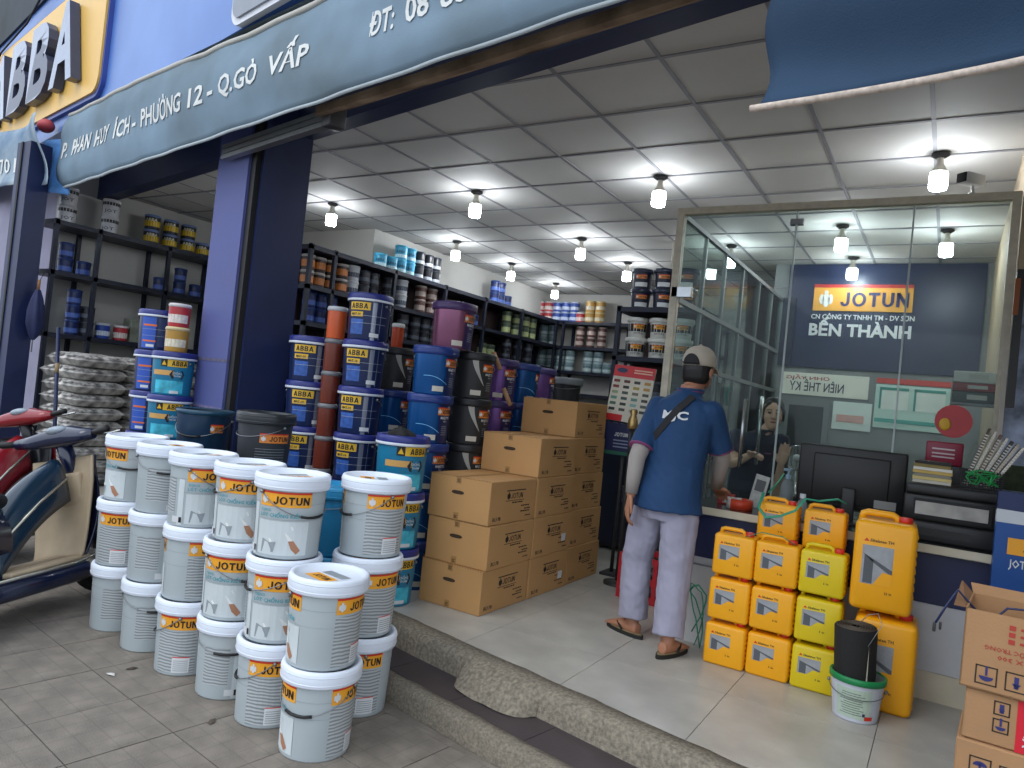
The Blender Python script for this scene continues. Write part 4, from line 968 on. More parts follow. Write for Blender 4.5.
# dark grey pail and open navy tub by the pillar
DG = Pail(.132, .15, .33, mat('pail_graphite', '#2c3036', .4, var=.1), mat('lid_graphite', '#23272c', .35), None); DG.brand(.05, .215, .17, .052, mat('label_orange_deep', '#dd8436', .4))
mb = MB()
for q_ in range(8): DG.shape(mb, rect2(.03, .05+.015*q_, .17, .002, 6), None, .002)
DG.add('text_line', mb, m_thin); DG.bail(drop=.06, a0=-1.0, grip=False)
q = axial(267, 416, 4.08)
for k in (2, 1, 0): DG.put('paint_pail', 'dark graphite pail with orange label before the pillar, %s' % lvl3[2-k], 'paint pail', (q.x, q.y, k*.352), face_cam(q.x, q.y, 4), 'graphite pails before the pillar')
TB = Pail(.14, .165, .33, mat('tub_navy', '#12304a', .3, var=.15), None, None); TB.add('rim', MB().lathe([(.163, .305), (.172, .31), (.173, .33), (.166, .336), (.158, .33)], 32), mat('tub_rim', '#1b4258', .3)); TB.brand(.09, .23, .08, .05, mat('label_orange_deep', '#dd8436', .4)); TB.add('inner_wall', MB().lathe([(.158, .33), (.136, .02), (0, .02)], 30), mat('tub_inner', '#0f2433', .5)); TB.bail(drop=.1, a0=-.4)
q = axial(207, 404, 4.5)
for k in (2, 1, 0): TB.put('paint_tub', 'open dark teal tub beside the graphite pail, %s of its nest' % lvl3[2-k], 'tub', (q.x, q.y, k*.337), face_cam(q.x, q.y, -6), 'dark teal tubs')
# left bay pile
pal = thing('pallet', 'low wooden pallet under the navy pails of the left bay', 'pallet', (0, 0, 0))
ql = axial(161, 310, 5.6); pal.location = (ql.x, ql.y, 0)
m_plk = mat('pallet_wood', '#7a6244', .8, var=.25, scale=8)
for k in range(5): MB().box((-.35+.145*k, -.4, .09), (-.235+.145*k, .4, .11)).build('plank', m_plk, pal)
for y in (-.36, 0, .32): MB().box((-.35, y, 0), (.35, y+.08, .09)).build('bearer', m_plk, pal)
for L in range(5): ABS.put('paint_pail', 'navy pail with orange stripes in the left bay, %s' % ('top' if L == 4 else ORD[4-L]+' from the top'), 'paint pail', (ql.x, ql.y, .11+PP*L), face_cam(ql.x, ql.y, -18+3*L), 'pails in the left bay')
q = axial(175, 356, 5.25)
for L in range(4): AT.put('paint_pail', 'teal pail right of the striped pails in the left bay, %s' % ('top' if L == 3 else ORD[3-L]+' from the top'), 'paint pail', (q.x, q.y, .11+PP*L), face_cam(q.x, q.y, -10), 'pails in the left bay')
# --- jars of colourant between the navy columns
def jar_kind(col, lid, r=.05, h=.13, label=None):
    P = Pail(r*.92, r, h, mat('jar'+col[1:], col, .3), mat('jarlid'+lid[1:], lid, .4), None, lidh=.022, lidr=.004, seg=20)
    if label: P.patch('label_band', 0, h*.45, r*2.4, h*.4, mat('jarlab'+label[1:], label, .5, var=.3, scale=40))
    return P
JO = jar_kind('#c9582b', '#b9bcc0', .066, .2); JB = jar_kind('#6d2f20', '#77777a', .064, .2)
zt = 1.58; _a, _b = at(313, 338, 5.08), at(371, 298, 4.88); q = Vector(((_a[0]+_b[0])/2-.01, (_a[1]+_b[1])/2-.03, 0))
zz = 0
JS = [JB]*7+[JO]
for k, P in enumerate(JS):
    r = 7-k; P.put('colourant_jar', '%s jar in the tall jar column between navy pails, %s' % ('orange' if P is JO else 'brown', 'top' if r == 0 else ORD[r]+' from the top'), 'jar', (q.x, q.y, .222*k), 0, 'jars between the navy pails')
q = Vector((*at(396, 350, 5.36), 0))
JR = jar_kind('#b8451f', '#d6d6d2', .045, .16)
JR.put('colourant_jar', 'small red-orange bottle with white cap beside the topmost navy pail', 'jar', (q.x, q.y, PP*5+.001), 0)
# paper tubes sticking out of the purple column
for k, (px, py) in enumerate(((497, 361), (507, 397))):
    p = axial(px, py, 5.3-.17)
    t = thing('paper_tube', '%s tan paper tube poking out of the purple pail column' % ('upper', 'lower')[k], 'tube', p, (0, rad(35), rad(20)))
    MB().tube([(-.06, 0, .03), (.06, 0, -.03)], .016, 10).build('tube_wall', mat('kraft', '#a8805c', .7), t); MB().tube([(.0585, 0, -.0292), (.061, 0, -.0305)], .012, 10).build('tube_end', m_black, t)

# ================================================================== small cans on the racks
def can(name, body, lid, bands, r=.062, h=.125, texts=None):
    P = Pail(r*.93, r, h, mat('can'+body[1:], body, .35, var=.12), mat('canlid'+lid[1:], lid, .4), None, lidh=.018, lidr=.003, seg=18)
    for (z, hh, col) in bands: P.patch('label_band', 0, h*z, r*3.6, h*hh, mat('cb'+col[1:], col, .45, var=.15, scale=30), .001, -1, 10)
    if texts: P.text(texts[0], 0, h*texts[1], r*1.5, h*.2, mat('ci'+texts[2][1:], texts[2], .5), .0025, -1, .02)
    return P
K = dict(
 sky=can('sky', '#3aa5cc', '#4fb6d8', [(.28, .25, '#bfe0e6')], .075, .15, ('ABBA', .6, '#0c4a66')),
 navy=can('navy', '#1b2a5c', '#27407a', [(.35, .35, '#4a66b0')], .07, .14),
 blackw=can('blackw', '#16181f', '#2a2e38', [(.3, .25, '#b9bec6')], .07, .15),
 yellow=can('yellow', '#1c1e26', '#6f86b8', [(.45, .42, '#d9b52a')], .085, .15, ('ABBA', .75, '#d9d2b8')),
 whiteb=can('whiteb', '#c3c3c6', '#c9c9cc', [(.82, .2, '#2a2a2c')], .085, .17, ('JOT', .35, '#4a4a55')),
 orange=can('orange', '#3b2b28', '#b9b4b0', [(.5, .5, '#c77a3e')], .07, .14),
 white=can('white', '#b9bdc4', '#c9ccd2', [(.45, .35, '#4a5568')], .075, .15),
 green=can('green', '#3d4a3a', '#5b6a56', [(.45, .5, '#a5b07a')], .07, .15),
 pale=can('pale', '#7f9aa0', '#a9bcc0', [(.3, .3, '#c3d2d2')], .08, .15, ('JOTUN', .6, '#33484c')),
 red=can('red', '#b03038', '#c9c4c4', [(.4, .4, '#d8cfc8')], .075, .15),
 blue=can('blue', '#24479c', '#b9c0cc', [(.4, .35, '#c9d2e2')], .075, .15),
 gold=can('gold', '#b58a3a', '#c9b98c', [(.4, .35, '#d9d2bc')], .08, .16),
 brown=can('brown', '#5b3a34', '#a89a94', [(.45, .4, '#b9a8a0')], .07, .15),
 dark=can('dark', '#23262e', '#3a3e48', [(.45, .3, '#59606e')], .07, .14))
desc = dict(sky='light blue can', navy='navy blue can', blackw='black can with white band', yellow='black can with yellow label', whiteb='white can with black band', orange='dark can with orange label', white='white can with grey label', green='dark can with green label', pale='pale teal can', red='red and white can', blue='blue and white can', gold='gold can', brown='brown can', dark='charcoal can')
PLACED = {}
def row(kind, where, pts, z, tall=1, axis='along the rack', face=None, start=0):
    """pts: list of (x, y); tall: cans high, one entry or a list"""
    P = K[kind]; n = len(pts); pts = [list(p) for p in pts]; mn = 2*(P.rt+.006)
    ax = 0 if abs(pts[-1][0]-pts[0][0]) > abs(pts[-1][1]-pts[0][1]) else 1
    for i in range(n):
        L_ = PLACED.setdefault((round(z, 2), ax, round(pts[i][1-ax], 2)), []); go = True
        while go:
            go = False
            for c_, r_ in L_:
                if abs(pts[i][ax]-c_) < r_+mn/2-.001: pts[i][ax] = c_+r_+mn/2; go = True
        L_.append((pts[i][ax], mn/2))
    for i, (x, y) in enumerate(pts):
        tl = tall[i] if isinstance(tall, (list, tuple)) else tall
        for k in range(tl):
            lay = '' if tl == 1 else (', lower' if k == 0 else ', upper' if k == 1 else ', highest')
            od = ORD[i]+' ' if n > 1 else ''
            P.put('paint_can', ('%s%s%s, %s' % (od, desc[kind], lay, where)), 'paint can', (x, y, z+k*(P.top-.002)+.0005), face_cam(x, y, random.uniform(-15, 15)), desc[kind]+'s, '+where)
def on_left(pxs, z, X): return [tuple(onx(p, 200+.285*(p-80), X).xy) for p in pxs]
def yrow(y0, n, dy, X): return [(X, y0+dy*i) for i in range(n)]
XL = -8.0
def ypx(px, py, X): return onx(px, py, X).y
# left wall rack
row('whiteb', 'at the far left on top of the left rack', [(XL, ypx(68, 205, XL))], LZ[0], 2)
row('whiteb', 'beside the yellow cans on top of the left rack', [(XL, ypx(111, 212, XL))], LZ[0], 2)
row('yellow', 'in the row on top of the left rack', [(XL, ypx(p, 228, XL)) for p in (152, 171, 189, 205)], LZ[0], [2, 2, 2, 1])
row('navy', 'second shelf of left rack, near end', [(XL, ypx(66, 255, XL)), (XL, ypx(84, 262, XL))], LZ[1], [2, 1])
row('navy', 'second shelf of left rack, far end', [(XL, ypx(p, 280, XL)) for p in (160, 180, 196)], LZ[1], [1, 2, 1])
row('navy', 'in the tall stack on the lowest left shelf', [(XL, ypx(73, 310, XL))], LZ[2], 3)
row('dark', 'behind that stack on the lowest left shelf', [(XL, ypx(85, 315, XL))], LZ[2], 2)
row('blue', 'beside the red can on the lowest left shelf', [(XL, ypx(103, 325, XL))], LZ[2], 1)
row('red', 'alone on the lowest left shelf', [(XL, ypx(121, 328, XL))], LZ[2], 1)
t = thing('chipped_box', 'worn green-grey carton on the lowest left shelf', 'box', (XL-.06, ypx(133, 310, XL-.06)+.05, LZ[2])); MB().rbox((-.08, -.1, 0), (.08, .1, .27), .01).build('carton_body', mat('worn_carton', '#7d8276', .8, var=.35, scale=12), t); MB().box((-.02, -.05, .27), (.02, .05, .272)).build('tape', m_grey, t)
q = axial(175, 356, 5.25); q.x -= .1; q.y -= .1
K['gold'].put('paint_can', 'gold can alone on the top of teal pails in left bay', 'paint can', (q.x+.1, q.y+.1, .11+PP*4+.001), 0)
K['red'].put('paint_can', 'red can stacked on the gold can in left bay', 'paint can', (q.x+.1, q.y+.1, .11+PP*4+K['gold'].top), 0)
# inner rack
XI = -5.72
def ir(kind, where, pxs, py, lev, tall): row(kind, where, [(XI, ypx(p, py, XI)) for p in pxs], IZ[lev], tall)
ir('sky', 'on top of the inner rack', (380, 391, 397, 408), 262, 0, [1, 1, 2, 2])
ir('blackw', 'on inner rack top after light blue ones', (418, 427, 435), 272, 0, [2, 2, 2])
ir('navy', 'on top of the inner rack farther back', (494, 500, 507), 300, 0, [2, 2, 1])
ir('orange', 'second shelf of inner rack, nearest bay', (307, 316, 327), 273, 1, 2)
ir('orange', 'second shelf of inner rack past first post', (341,), 278, 1, 2)
ir('white', 'on the second shelf of inner rack', (352,), 280, 1, 2)
ir('dark', 'second shelf of inner rack, in shadow', (363, 372, 388), 286, 1, 2)
ir('white', 'second inner shelf behind the tall navy pail', (401,), 292, 1, 2)
ir('brown', 'second shelf of inner rack, middle', (420, 431), 300, 1, 2)
ir('navy', 'second shelf of inner rack, far half', (463, 474), 312, 1, [1, 1])
ir('green', 'second shelf of inner rack, far end', (505, 515, 524, 531), 335, 1, 2)
ir('navy', 'third shelf of inner rack, nearest bay', (308, 318, 327), 310, 2, [2, 2, 2])
ir('dark', 'on the third shelf of inner rack', (402, 414, 424, 432), 330, 2, 2)
ir('green', 'on the third shelf of inner rack', (482, 490), 345, 2, 1)
ir('dark', 'third shelf of inner rack, far end', (505, 516, 527), 358, 2, 2)
ir('gold', 'on the fourth shelf of inner rack', (478, 487), 352, 3, 1)
# back rack
YBk = 10.55
def br(kind, where, pxs, py, lev, tall): row(kind, where, [(ony(p, py, YBk).x, YBk) for p in pxs], BZ[lev], tall)
K['red'].h and br('red', 'on top of the back rack, corner end', (532, 540, 545), 310, 0, [2, 2, 2])
br('blue', 'on top of the back rack', (553, 562, 572), 312, 0, 2)
br('red', 'alone on top of the back rack', (580.5,), 318, 0, 1)
br('gold', 'on top of the back rack', (590, 600), 315, 0, 2)
br('pale', 'on the second shelf of back rack', (544, 552), 335, 1, 2)
br('brown', 'on the second shelf of back rack', (580, 591, 602), 338, 1, 2)
br('pale', 'third shelf of back rack, left half', (542, 551, 560, 570), 358, 2, 2)
br('pale', 'third shelf of back rack, right half', (588, 598, 607), 362, 2, [2, 2, 1])
# rear shelf unit pails
PW = Pail(.1, .118, .215, mat('pail_white', '#c9c9c4', .4, var=.04), mat('lid_ivory', '#d6d6d0', .4), None, lidh=.04, seg=24); i = PW.patch('dark_band', 0, .115, .34, .09, m_blk); PW.brand(0, .13, .13, .05); PW.text('JOTUN', 0, .05, .12, .025, m_blk)
PN = Pail(.1, .118, .215, mat('pail_ink', '#1a2036', .35, var=.1), mat('lid_ink', '#20283f', .35), None, lidh=.04, seg=24); PN.brand(0, .14, .13, .045, mat('label_orange_deep', '#dd8436', .4)); PN.patch('white_band', 0, .05, .16, .05, m_wink)
for lev, P, dsc, tall in ((0, PN, 'navy pail with orange label on top of rear shelf unit', [2, 2, 2]), (1, PW, 'white pail with orange label on the rear unit shelf', [2, 2, 2])):
    for i, x in enumerate((-2.70, -2.47, -2.24)):
        for k in range(tall[i]):
            P.put('paint_pail', '%s, %s column, %s' % (dsc, ('left', 'middle', 'right')[i], ('lower', 'upper')[k]), 'paint pail', (x, 6.68, RZ[lev]+.001+k*.197), face_cam(x, 6.68, random.uniform(-10, 10)), dsc.replace('pail', 'pails', 1), .83)
for i, x in enumerate((-2.68, -2.45, -2.2)): K['dark'].put('paint_can', '%s charcoal can on the third shelf of the rear unit' % ('left', 'middle', 'right')[i], 'paint can', (x, 6.7, RZ[2]+.001), 0, 'charcoal cans in the rear unit', 1.3)
# ================================================================== brown boxes
m_card = mat('cardboard', '#b78b58', .8, var=.07, scale=3, bump=.1, bscale=120); m_cardd = mat('cardboard_edge', '#8f6a40', .85); m_ink = mat('box_ink', '#2a2018', .7)
m_hole = mat('hole_dark', '#3a2c1e', .9); m_tape = mat('box_tape', '#9c7444', .45)
BW, BD, BH = .447, .528, .258
def box_meshes():
    L = []
    L.append(('body', MB().rbox((0, 0, 0), (BW, BD, BH), .004, None, None, 1, False).mesh('body', m_card)))
    mb = MB(); n = 8; pts = [(BW*.48+.028*cos(pi/2+pi*k/n), .165+.011*sin(pi/2+pi*k/n)) for k in range(n+1)]; pts = [(x-.018, z) for x, z in pts]+[(2*BW*.48-x+.018, 2*.165-z) for x, z in pts]
    mb.add([(x, -.0012, z) for x, z in pts], [tuple(range(len(pts)))]); L.append(('hand_hole', mb.mesh('hand_hole', m_hole)))
    L.append(('seam_tape', MB().box((BW*.48-.018, -.001, 0), (BW*.48+.018, .0, .045)).box((BW*.48-.018, -.001, BH-.04), (BW*.48+.018, 0, BH)).box((BW*.48-.018, 0, BH), (BW*.48+.018, BD, BH+.001)).mesh('seam_tape', m_tape)))
    mb = MB()
    for z0 in (.012, BH-.03):
        for k in range(3): mb.box((BW*.48-.012, -.0018, z0+.007*k), (BW*.48+.01-.006*(k % 2), -.001, z0+.003+.007*k))
    L.append(('tape_print', mb.mesh('tape_print', m_ink)))
    X = BW+.0012
    mb = MB(); vs, fs = blk('JOTUN', .14, .034, .17); mb.add([(X, .30+x, .165+z) for x, z in vs], fs)
    for q in penguin(.205, .165, .05): mb.add([(X, x, z) for x, z in q[0]], q[1])
    L.append(('lettering', mb.mesh('lettering', m_ink)))
    L.append(('logo_frame', MB().box((BW, .18, .195), (X, .40, .201)).box((BW, .175, .135), (X, .39, .138)).mesh('logo_frame', m_ink)))
    mb = MB(); rr = random.Random(2)
    for (y, z, w_) in ((.25, .12, .12), (.36, .095, .1), (.40, .075, .06), (.36, .06, .1), (.42, .03, .05)):
        y0 = y
        while y0 < y+w_: d = rr.uniform(.008, .02); mb.box((BW, y0, z), (X, y0+d, z+.007)); y0 += d+.006
    L.append(('fine_print', mb.mesh('fine_print', m_ink)))
    mb = MB(); vs, fs = fit_text('BLUB', .09, .022, 1, .015); mb.add([(X, .09+x, .035+z) for x, z in vs], fs); L.append(('stamp', mb.mesh('stamp', m_ink)))
    mb = MB()
    for k in range(24): mb.box((BW*(k/24), -.0015, BH-.0035), (BW*(k/24)+.01, .0, BH+.0008))
    L.append(('edge_perforation', mb.mesh('edge_perforation', m_cardd)))
    return L
BM = box_meshes()
bn = ['nearest stack of three', 'middle stack of four', 'rear stack of five']
for c, (y0, n) in enumerate(((3.546, 3), (4.085, 4), (4.625, 5))):
    for k in range(n):
        r = n-1-k; pos = 'top' if r == 0 else ('bottom' if k == 0 else ORD[r]+' from top')
        t = thing('cardboard_box', 'brown cardboard box with black logo, %s of the %s' % (pos, bn[c]), 'box', (-2.667+random.uniform(-.008, .008)-(.013*k if c == 2 else .004*k), y0+random.uniform(-.006, .006), k*(BH+.0015)), random.uniform(-.012, .012), 'brown boxes stacked on the shop floor')
        for nm, me in BM:
            o = obj(nm, me, t)
            if nm in ('fine_print', 'tape_print', 'edge_perforation'): o['kind'] = 'stuff'
        if c == 1 and k < 2: MB().box((BW, .4, .07), (BW+.0015, .46, .12)).build('white_sticker', m_wink, t)
# ================================================================== yellow canisters
m_y1 = mat('canister_yellow', '#f2a80f', .38, var=.05, scale=5); m_y2 = mat('canister_lemon', '#dcc012', .38, var=.05, scale=5); m_cap = mat('cap_red', '#cc2a1c', .4)
m_pic = mat('picture_grey', '#9b9da0', .5, var=.15, scale=18); m_pic2 = mat('picture_dark', '#55595e', .5); m_lred = mat('logo_red', '#d0311c', .5)
def canister(W, D, Hh, ym, hd, big_=False):
    L = []; r = .016 if not big_ else .028; ht = Hh-(.022 if not big_ else .03)
    mb = MB().rbox((-W/2, 0, 0), (W/2, D, ht), r, None, None, 3)
    if big_:
        for k in range(9): z = .05+(ht-.1)*k/8; mb.rbox((W/2-.012, .03, z-.012), (W/2+.004, D-.03, z+.008), .005)
    else:
        for k in range(6): z = .04+(ht-.08)*k/5; mb.rbox((W/2-.012, .02, z-.008), (W/2+.003, D-.02, z+.006), .004).rbox((-W/2-.003, .02, z-.008), (-W/2+.012, D-.02, z+.006), .004)
    L.append(('body', mb.mesh('body', ym)))
    hw = W*.3; x0 = -W*.12; hz = hd
    pts = [(x0-hw, D*.5, ht-.012), (x0-hw*.92, D*.5, ht+hz*.75), (x0-hw*.7, D*.5, ht+hz), (x0+hw*.7, D*.5, ht+hz), (x0+hw*.95, D*.5, ht+hz*.6), (x0+hw, D*.5, ht-.012)]
    L.append(('carry_handle', MB().tube(pts, .011 if not big_ else .017, 8).mesh('carry_handle', ym)))
    cr = .021 if not big_ else .028; cx = W*.3
    L.append(('neck', MB().lathe([(cr*.8, ht-.01), (cr*.8, ht+.006)], 14, None, Matrix.Translation((cx, D*.45, 0))).mesh('neck', ym)))
    L.append(('cap', MB().lathe([(cr, ht+.001), (cr*1.05, ht+.003), (cr*1.05, ht+hz-.002), (cr*.95, ht+hz), (0, ht+hz)], 18, None, Matrix.Translation((cx, D*.45, 0))).mesh('cap', m_cap)))
    y = -.001; pw = W*.5; ph = Hh*(.33 if not big_ else .4); px = -.02*W/.2; pz = Hh*(.5 if not big_ else .48)
    L.append(('picture', MB().box((px-pw/2, y, pz-ph/2), (px+pw/2, 0, pz+ph/2)).mesh('picture', m_pic)))
    L.append(('picture_shape', MB().add([(px-pw*.42, y*1.8, pz-ph*.48), (px-pw*.12, y*1.8, pz-ph*.48), (px-pw*.12, y*1.8, pz+ph*.12), (px-pw*.42, y*1.8, pz+ph*.25)], [(0, 1, 2, 3)]).add([(px-pw*.5, y*1.8, pz+ph*.3), (px+pw*.5, y*1.8, pz-ph*.08), (px+pw*.5, y*1.8, pz-ph*.22), (px-pw*.1, y*1.8, pz+ph*.06)], [(0, 1, 2, 3)]).mesh('picture_shape', m_pic2)))
    L.append(('colour_wedge', MB().add([(px-.1*pw, y*2, pz-ph*.5), (px+pw*.5, y*2, pz-ph*.5), (px+pw*.5, y*2, pz-ph*.18), (px+pw*.2, y*2, pz-ph*.15)], [(0, 1, 2, 3)]).mesh('colour_wedge', ym)))
    tz = pz+ph*.5+Hh*.055; th = Hh*(.045 if not big_ else .03)
    vs, fs = fit_text('Sikalatex TH', W*.38, th, 1, .02); L.append(('lettering', MB().add([(px+.05*W+x, y, tz+z) for x, z in vs], fs).mesh('lettering', m_blk)))
    L.append(('triangle_logo', MB().add([(px-pw*.48, y, tz-th*.5), (px-pw*.30, y, tz-th*.5), (px-pw*.39, y, tz+th*.6)], [(0, 1, 2)]).mesh('triangle_logo', m_lred)))
    vs, fs = fit_text('5 lít' if not big_ else '25 lít', W*.12, th*.8, 1, .015); L.append(('size_print', MB().add([(px+pw*.42+x, y, pz-ph*.5-Hh*.07+z) for x, z in vs], fs).mesh('size_print', m_blk)))
    return L
CW, CD, CH = .209, .14, .234
CA, CL = canister(CW, CD, CH, m_y1, .022), canister(CW, CD, CH, m_y2, .022)
CB = canister(.262, .27, .452, m_y1, .026, True)
def putc(L, label, loc, rz=0, group=None):
    t = thing('canister', label, 'canister', loc, rz, group)
    for nm, me in L: obj(nm, me, t)
    return t
yc = 3.857
for c, (x, L, nm) in enumerate(((-.91, CA, 'left front column'), (-.693, CA, 'middle front column'), (-.476, CL, 'lemon yellow front column'))):
    for k in range(3): putc(L, '%s canister, %s of the %s' % ('small yellow' if L is CA else 'small lemon', lvl3[2-k], nm), (x+random.uniform(-.003, .003), yc+.012*c*0+random.uniform(-.004, .004), k*CH), random.uniform(-.02, .02), 'small yellow canisters by the counter')
for c, x in enumerate((-.735, -.505)):
    for k in range(4):
        putc(CA, 'small yellow canister in the rear row, %s column, %s' % (('left', 'right')[c], 'top' if k == 3 else ORD[3-k]+' from top'), (x+.0, yc+CD+.004, k*CH*.945), random.uniform(-.02, .02), 'rear row of yellow canisters').scale = (.945,)*3
putc(CB, 'large yellow canister standing on the floor behind the black roll', (-.18, 3.83, 0), rad(2), 'large yellow canisters')
putc(CB, 'large yellow canister stacked on top of the other large one', (-.215, 3.83, .452), rad(3), 'large yellow canisters')
m_gst = mat('strap_green', '#2c8f6d', .4)
t = thing('green_strap', 'green packing strap draped over the top yellow canisters', 'strap', (-.655, 4.02, 3.78*CH))
MB().tube([(-.16, -.02, .03), (-.17, -.06, -.05), (-.12, -.1, -.09), (-.05, -.11, -.07), (.02, -.11, -.03), (.06, -.08, .035), (.12, -.04, .03), (.2, 0, .05), (.24, .02, .03)], .008, 6, flat=.4).tube([(-.14, 0, .03), (-.1, .02, .09), (-.07, .0, .14)], .009, 6, flat=.4).tube([(-.2, -.16, -.2), (-.12, -.17, -.16), (-.02, -.16, -.165), (.04, -.13, -.2)], .006, 6, flat=.4).build('strap_loop', m_gst, t)
t = thing('green_strap', 'loops of green strap lying left of the yellow canisters', 'strap', (-1.07, 4.05, 0))
MB().tube([(-.04+.045*sin(k*.55), -.05+.02*cos(k), .02+.32*abs(sin(k*.21))+.01*(k % 3)) for k in range(30)], .006, 6, flat=.5).build('strap_loop', m_gst, t)
# white leaning board left of the canisters
t = thing('white_board', 'plain white board leaning against the counter end behind the straps', 'board', (-1.14, 4.12, 0), 0)
MB().box((-.12, 0, 0), (.12, .012, .44), None, Matrix.Rotation(rad(-8), 4, 'X')).build('sheet', mat('board_white', '#c4c5c4', .5), t); MB().box((-.12, -.001, .43), (.12, .013, .44), None, Matrix.Rotation(rad(-8), 4, 'X')).build('edge_strip', m_grey, t)
# white pail with green rim and black roll in it
GP_ = Pail(.098, .12, .2, mat('pail_white2', '#c8ccd6', .45, var=.05), None, None, seg=30)
GP_.add('green_rim', MB().lathe([(.118, .178), (.126, .18), (.127, .206), (.12, .21), (.112, .205)], 30), mat('rim_green', '#16854a', .4))
GP_.add('inner_wall', MB().lathe([(.113, .2), (.094, .01), (0, .01)], 30), mat('pail_inner', '#9aa0a4', .6))
i = GP_.patch('label_sheet', -.01, .09, .16, .14, mat('label_mint', '#b3c4b4', .5)); mb = MB()
for k in range(10): GP_.shape(mb, rect2(-.02+.004*(k % 3), .04+.011*k, .1-.02*(k % 2), .003, 3), None, .0026)
o_ = GP_.add('fine_print', mb, mat('print_olive', '#5d6a58', .5), i); GP_.patch('red_logo', .065, .03, .04, .018, m_lred, .003); GP_.patch('blue_mark', .04, .045, .012, .014, m_navyink, .003); GP_.bail(drop=.03, a0=0, grip=False)
gx, gy = -.268, 3.70
GP_.put('small_pail', 'white pail with green rim holding the black roll', 'pail', (gx, gy, 0), face_cam(gx, gy, 0), None, .94)
t = thing('felt_roll', 'black felt roll standing in the white pail', 'roll', (gx-.005, gy+.0, .0125), (rad(2), rad(-3), 0))
MB().lathe([(.02, .0), (.08, .0), (.084, .02), (.09, .385), (.086, .392), (.02, .392)], 28).build('roll_body', mat('felt_black', '#1c1b1a', .85, bump=.3, bscale=160), t)
mb = MB(); mb.tube([((.018+.0018*k*.5)*cos(k*.5), (.018+.0018*k*.5)*sin(k*.5), .394) for k in range(80)], .002, 4); mb.build('roll_spiral', mat('felt_grey', '#5d5348', .9), t)
MB().add([(.042, -.081, .0), (.054, -.075, .0), (.062, -.068, .33)], [(0, 1, 2)]).build('torn_strip', mat('strip_cream', '#c9bfae', .8), t)
MB().tube([(.0, -.02, .39), (.05, -.03, .46), (.09, -.02, .47), (.11, -.05, .43), (.06, -.1, .34)], .0018, 5).build('wire', m_wire, t)
# red crate behind the man
cr = thing('plastic_crate', 'red plastic crate on the floor behind the man', 'crate', (-1.66, 4.66, 0), rad(-6)); m_cr = mat('crate_red', '#b3202a', .45)
for z in (.0, .12, .26): MB().box((-.2, 0, z), (.2, .014, z+.045)).box((-.2, .27, z), (.2, .284, z+.045)).box((-.2, 0, z), (-.186, .284, z+.045)).box((.186, 0, z), (.2, .284, z+.045)).build('side_band', m_cr, cr)
for x in (-.2, -.07, .06, .17): MB().box((x, -.002, 0), (x+.03, .014, .305)).build('rib', m_cr, cr)
MB().box((-.2, 0, 0), (.2, .284, .012)).build('bottom', m_cr, cr)
K['dark'].put('paint_can', 'charcoal can standing in the red crate', 'paint can', (-1.62, 4.8, .0125), 0, None, 1.2)
# ================================================================== cartons at the right edge
m_car = mat('carton_brown', '#a8805a', .85, var=.1, scale=4, bump=.15, bscale=100); m_cart = mat('carton_dark', '#8a6444', .85, var=.12); m_rp = mat('print_red', '#a8382c', .6); m_bp = mat('print_blue', '#2c2f6a', .6)
def carton(label, z0, h, w_, d_, x0, y0, rz, open_=False, red=False, extra=None):
    t = thing('shipping_carton', label, 'box', (x0, y0, z0), rz, 'cartons at the right edge')
    if not open_: MB().rbox((0, 0, 0), (w_, d_, h-.002), .005, None, None, 1, False).build('body', m_car, t)
    else:
        MB().box((0, 0, 0), (w_, .005, h)).box((0, d_-.005, 0), (w_, d_, h)).box((0, 0, 0), (.005, d_, h)).box((w_-.005, 0, 0), (w_, d_, h)).box((0, 0, 0), (w_, d_, .005)).build('body', m_car, t)
        for (nm, vs) in (('flap', [(0, 0, h), (w_, 0, h), (w_, -.06, h-.03), (0, -.06, h-.03)]), ('flap', [(0, 0, h), (0, d_, h), (-.012, d_+.03, h+.13), (-.012, -.03, h+.11)]), ('flap', [(0, d_, h), (w_, d_, h), (w_, d_+.02, h+.12), (0, d_+.02, h+.13)])):
            pass
        MB().add([(0, d_, h), (w_, d_, h), (w_, d_+.03, h+.03), (-.01, d_+.03, h+.03), (0, d_+.004, h), (w_, d_+.004, h), (w_, d_+.034, h+.03), (-.01, d_+.034, h+.03)], [(0, 1, 2, 3), (7, 6, 5, 4), (3, 2, 6, 7), (0, 3, 7, 4)]).build('flap', m_car, t)
        MB().add([(0, 0, h), (0, d_, h), (-.035, d_+.03, h+.03), (-.03, -.0, h+.0), (-.004, 0, h), (-.004, d_, h), (-.039, d_+.03, h+.03), (-.034, 0, h+.0)], [(0, 1, 2, 3), (7, 6, 5, 4), (3, 2, 6, 7)]).build('flap', m_cart, t)
    return t
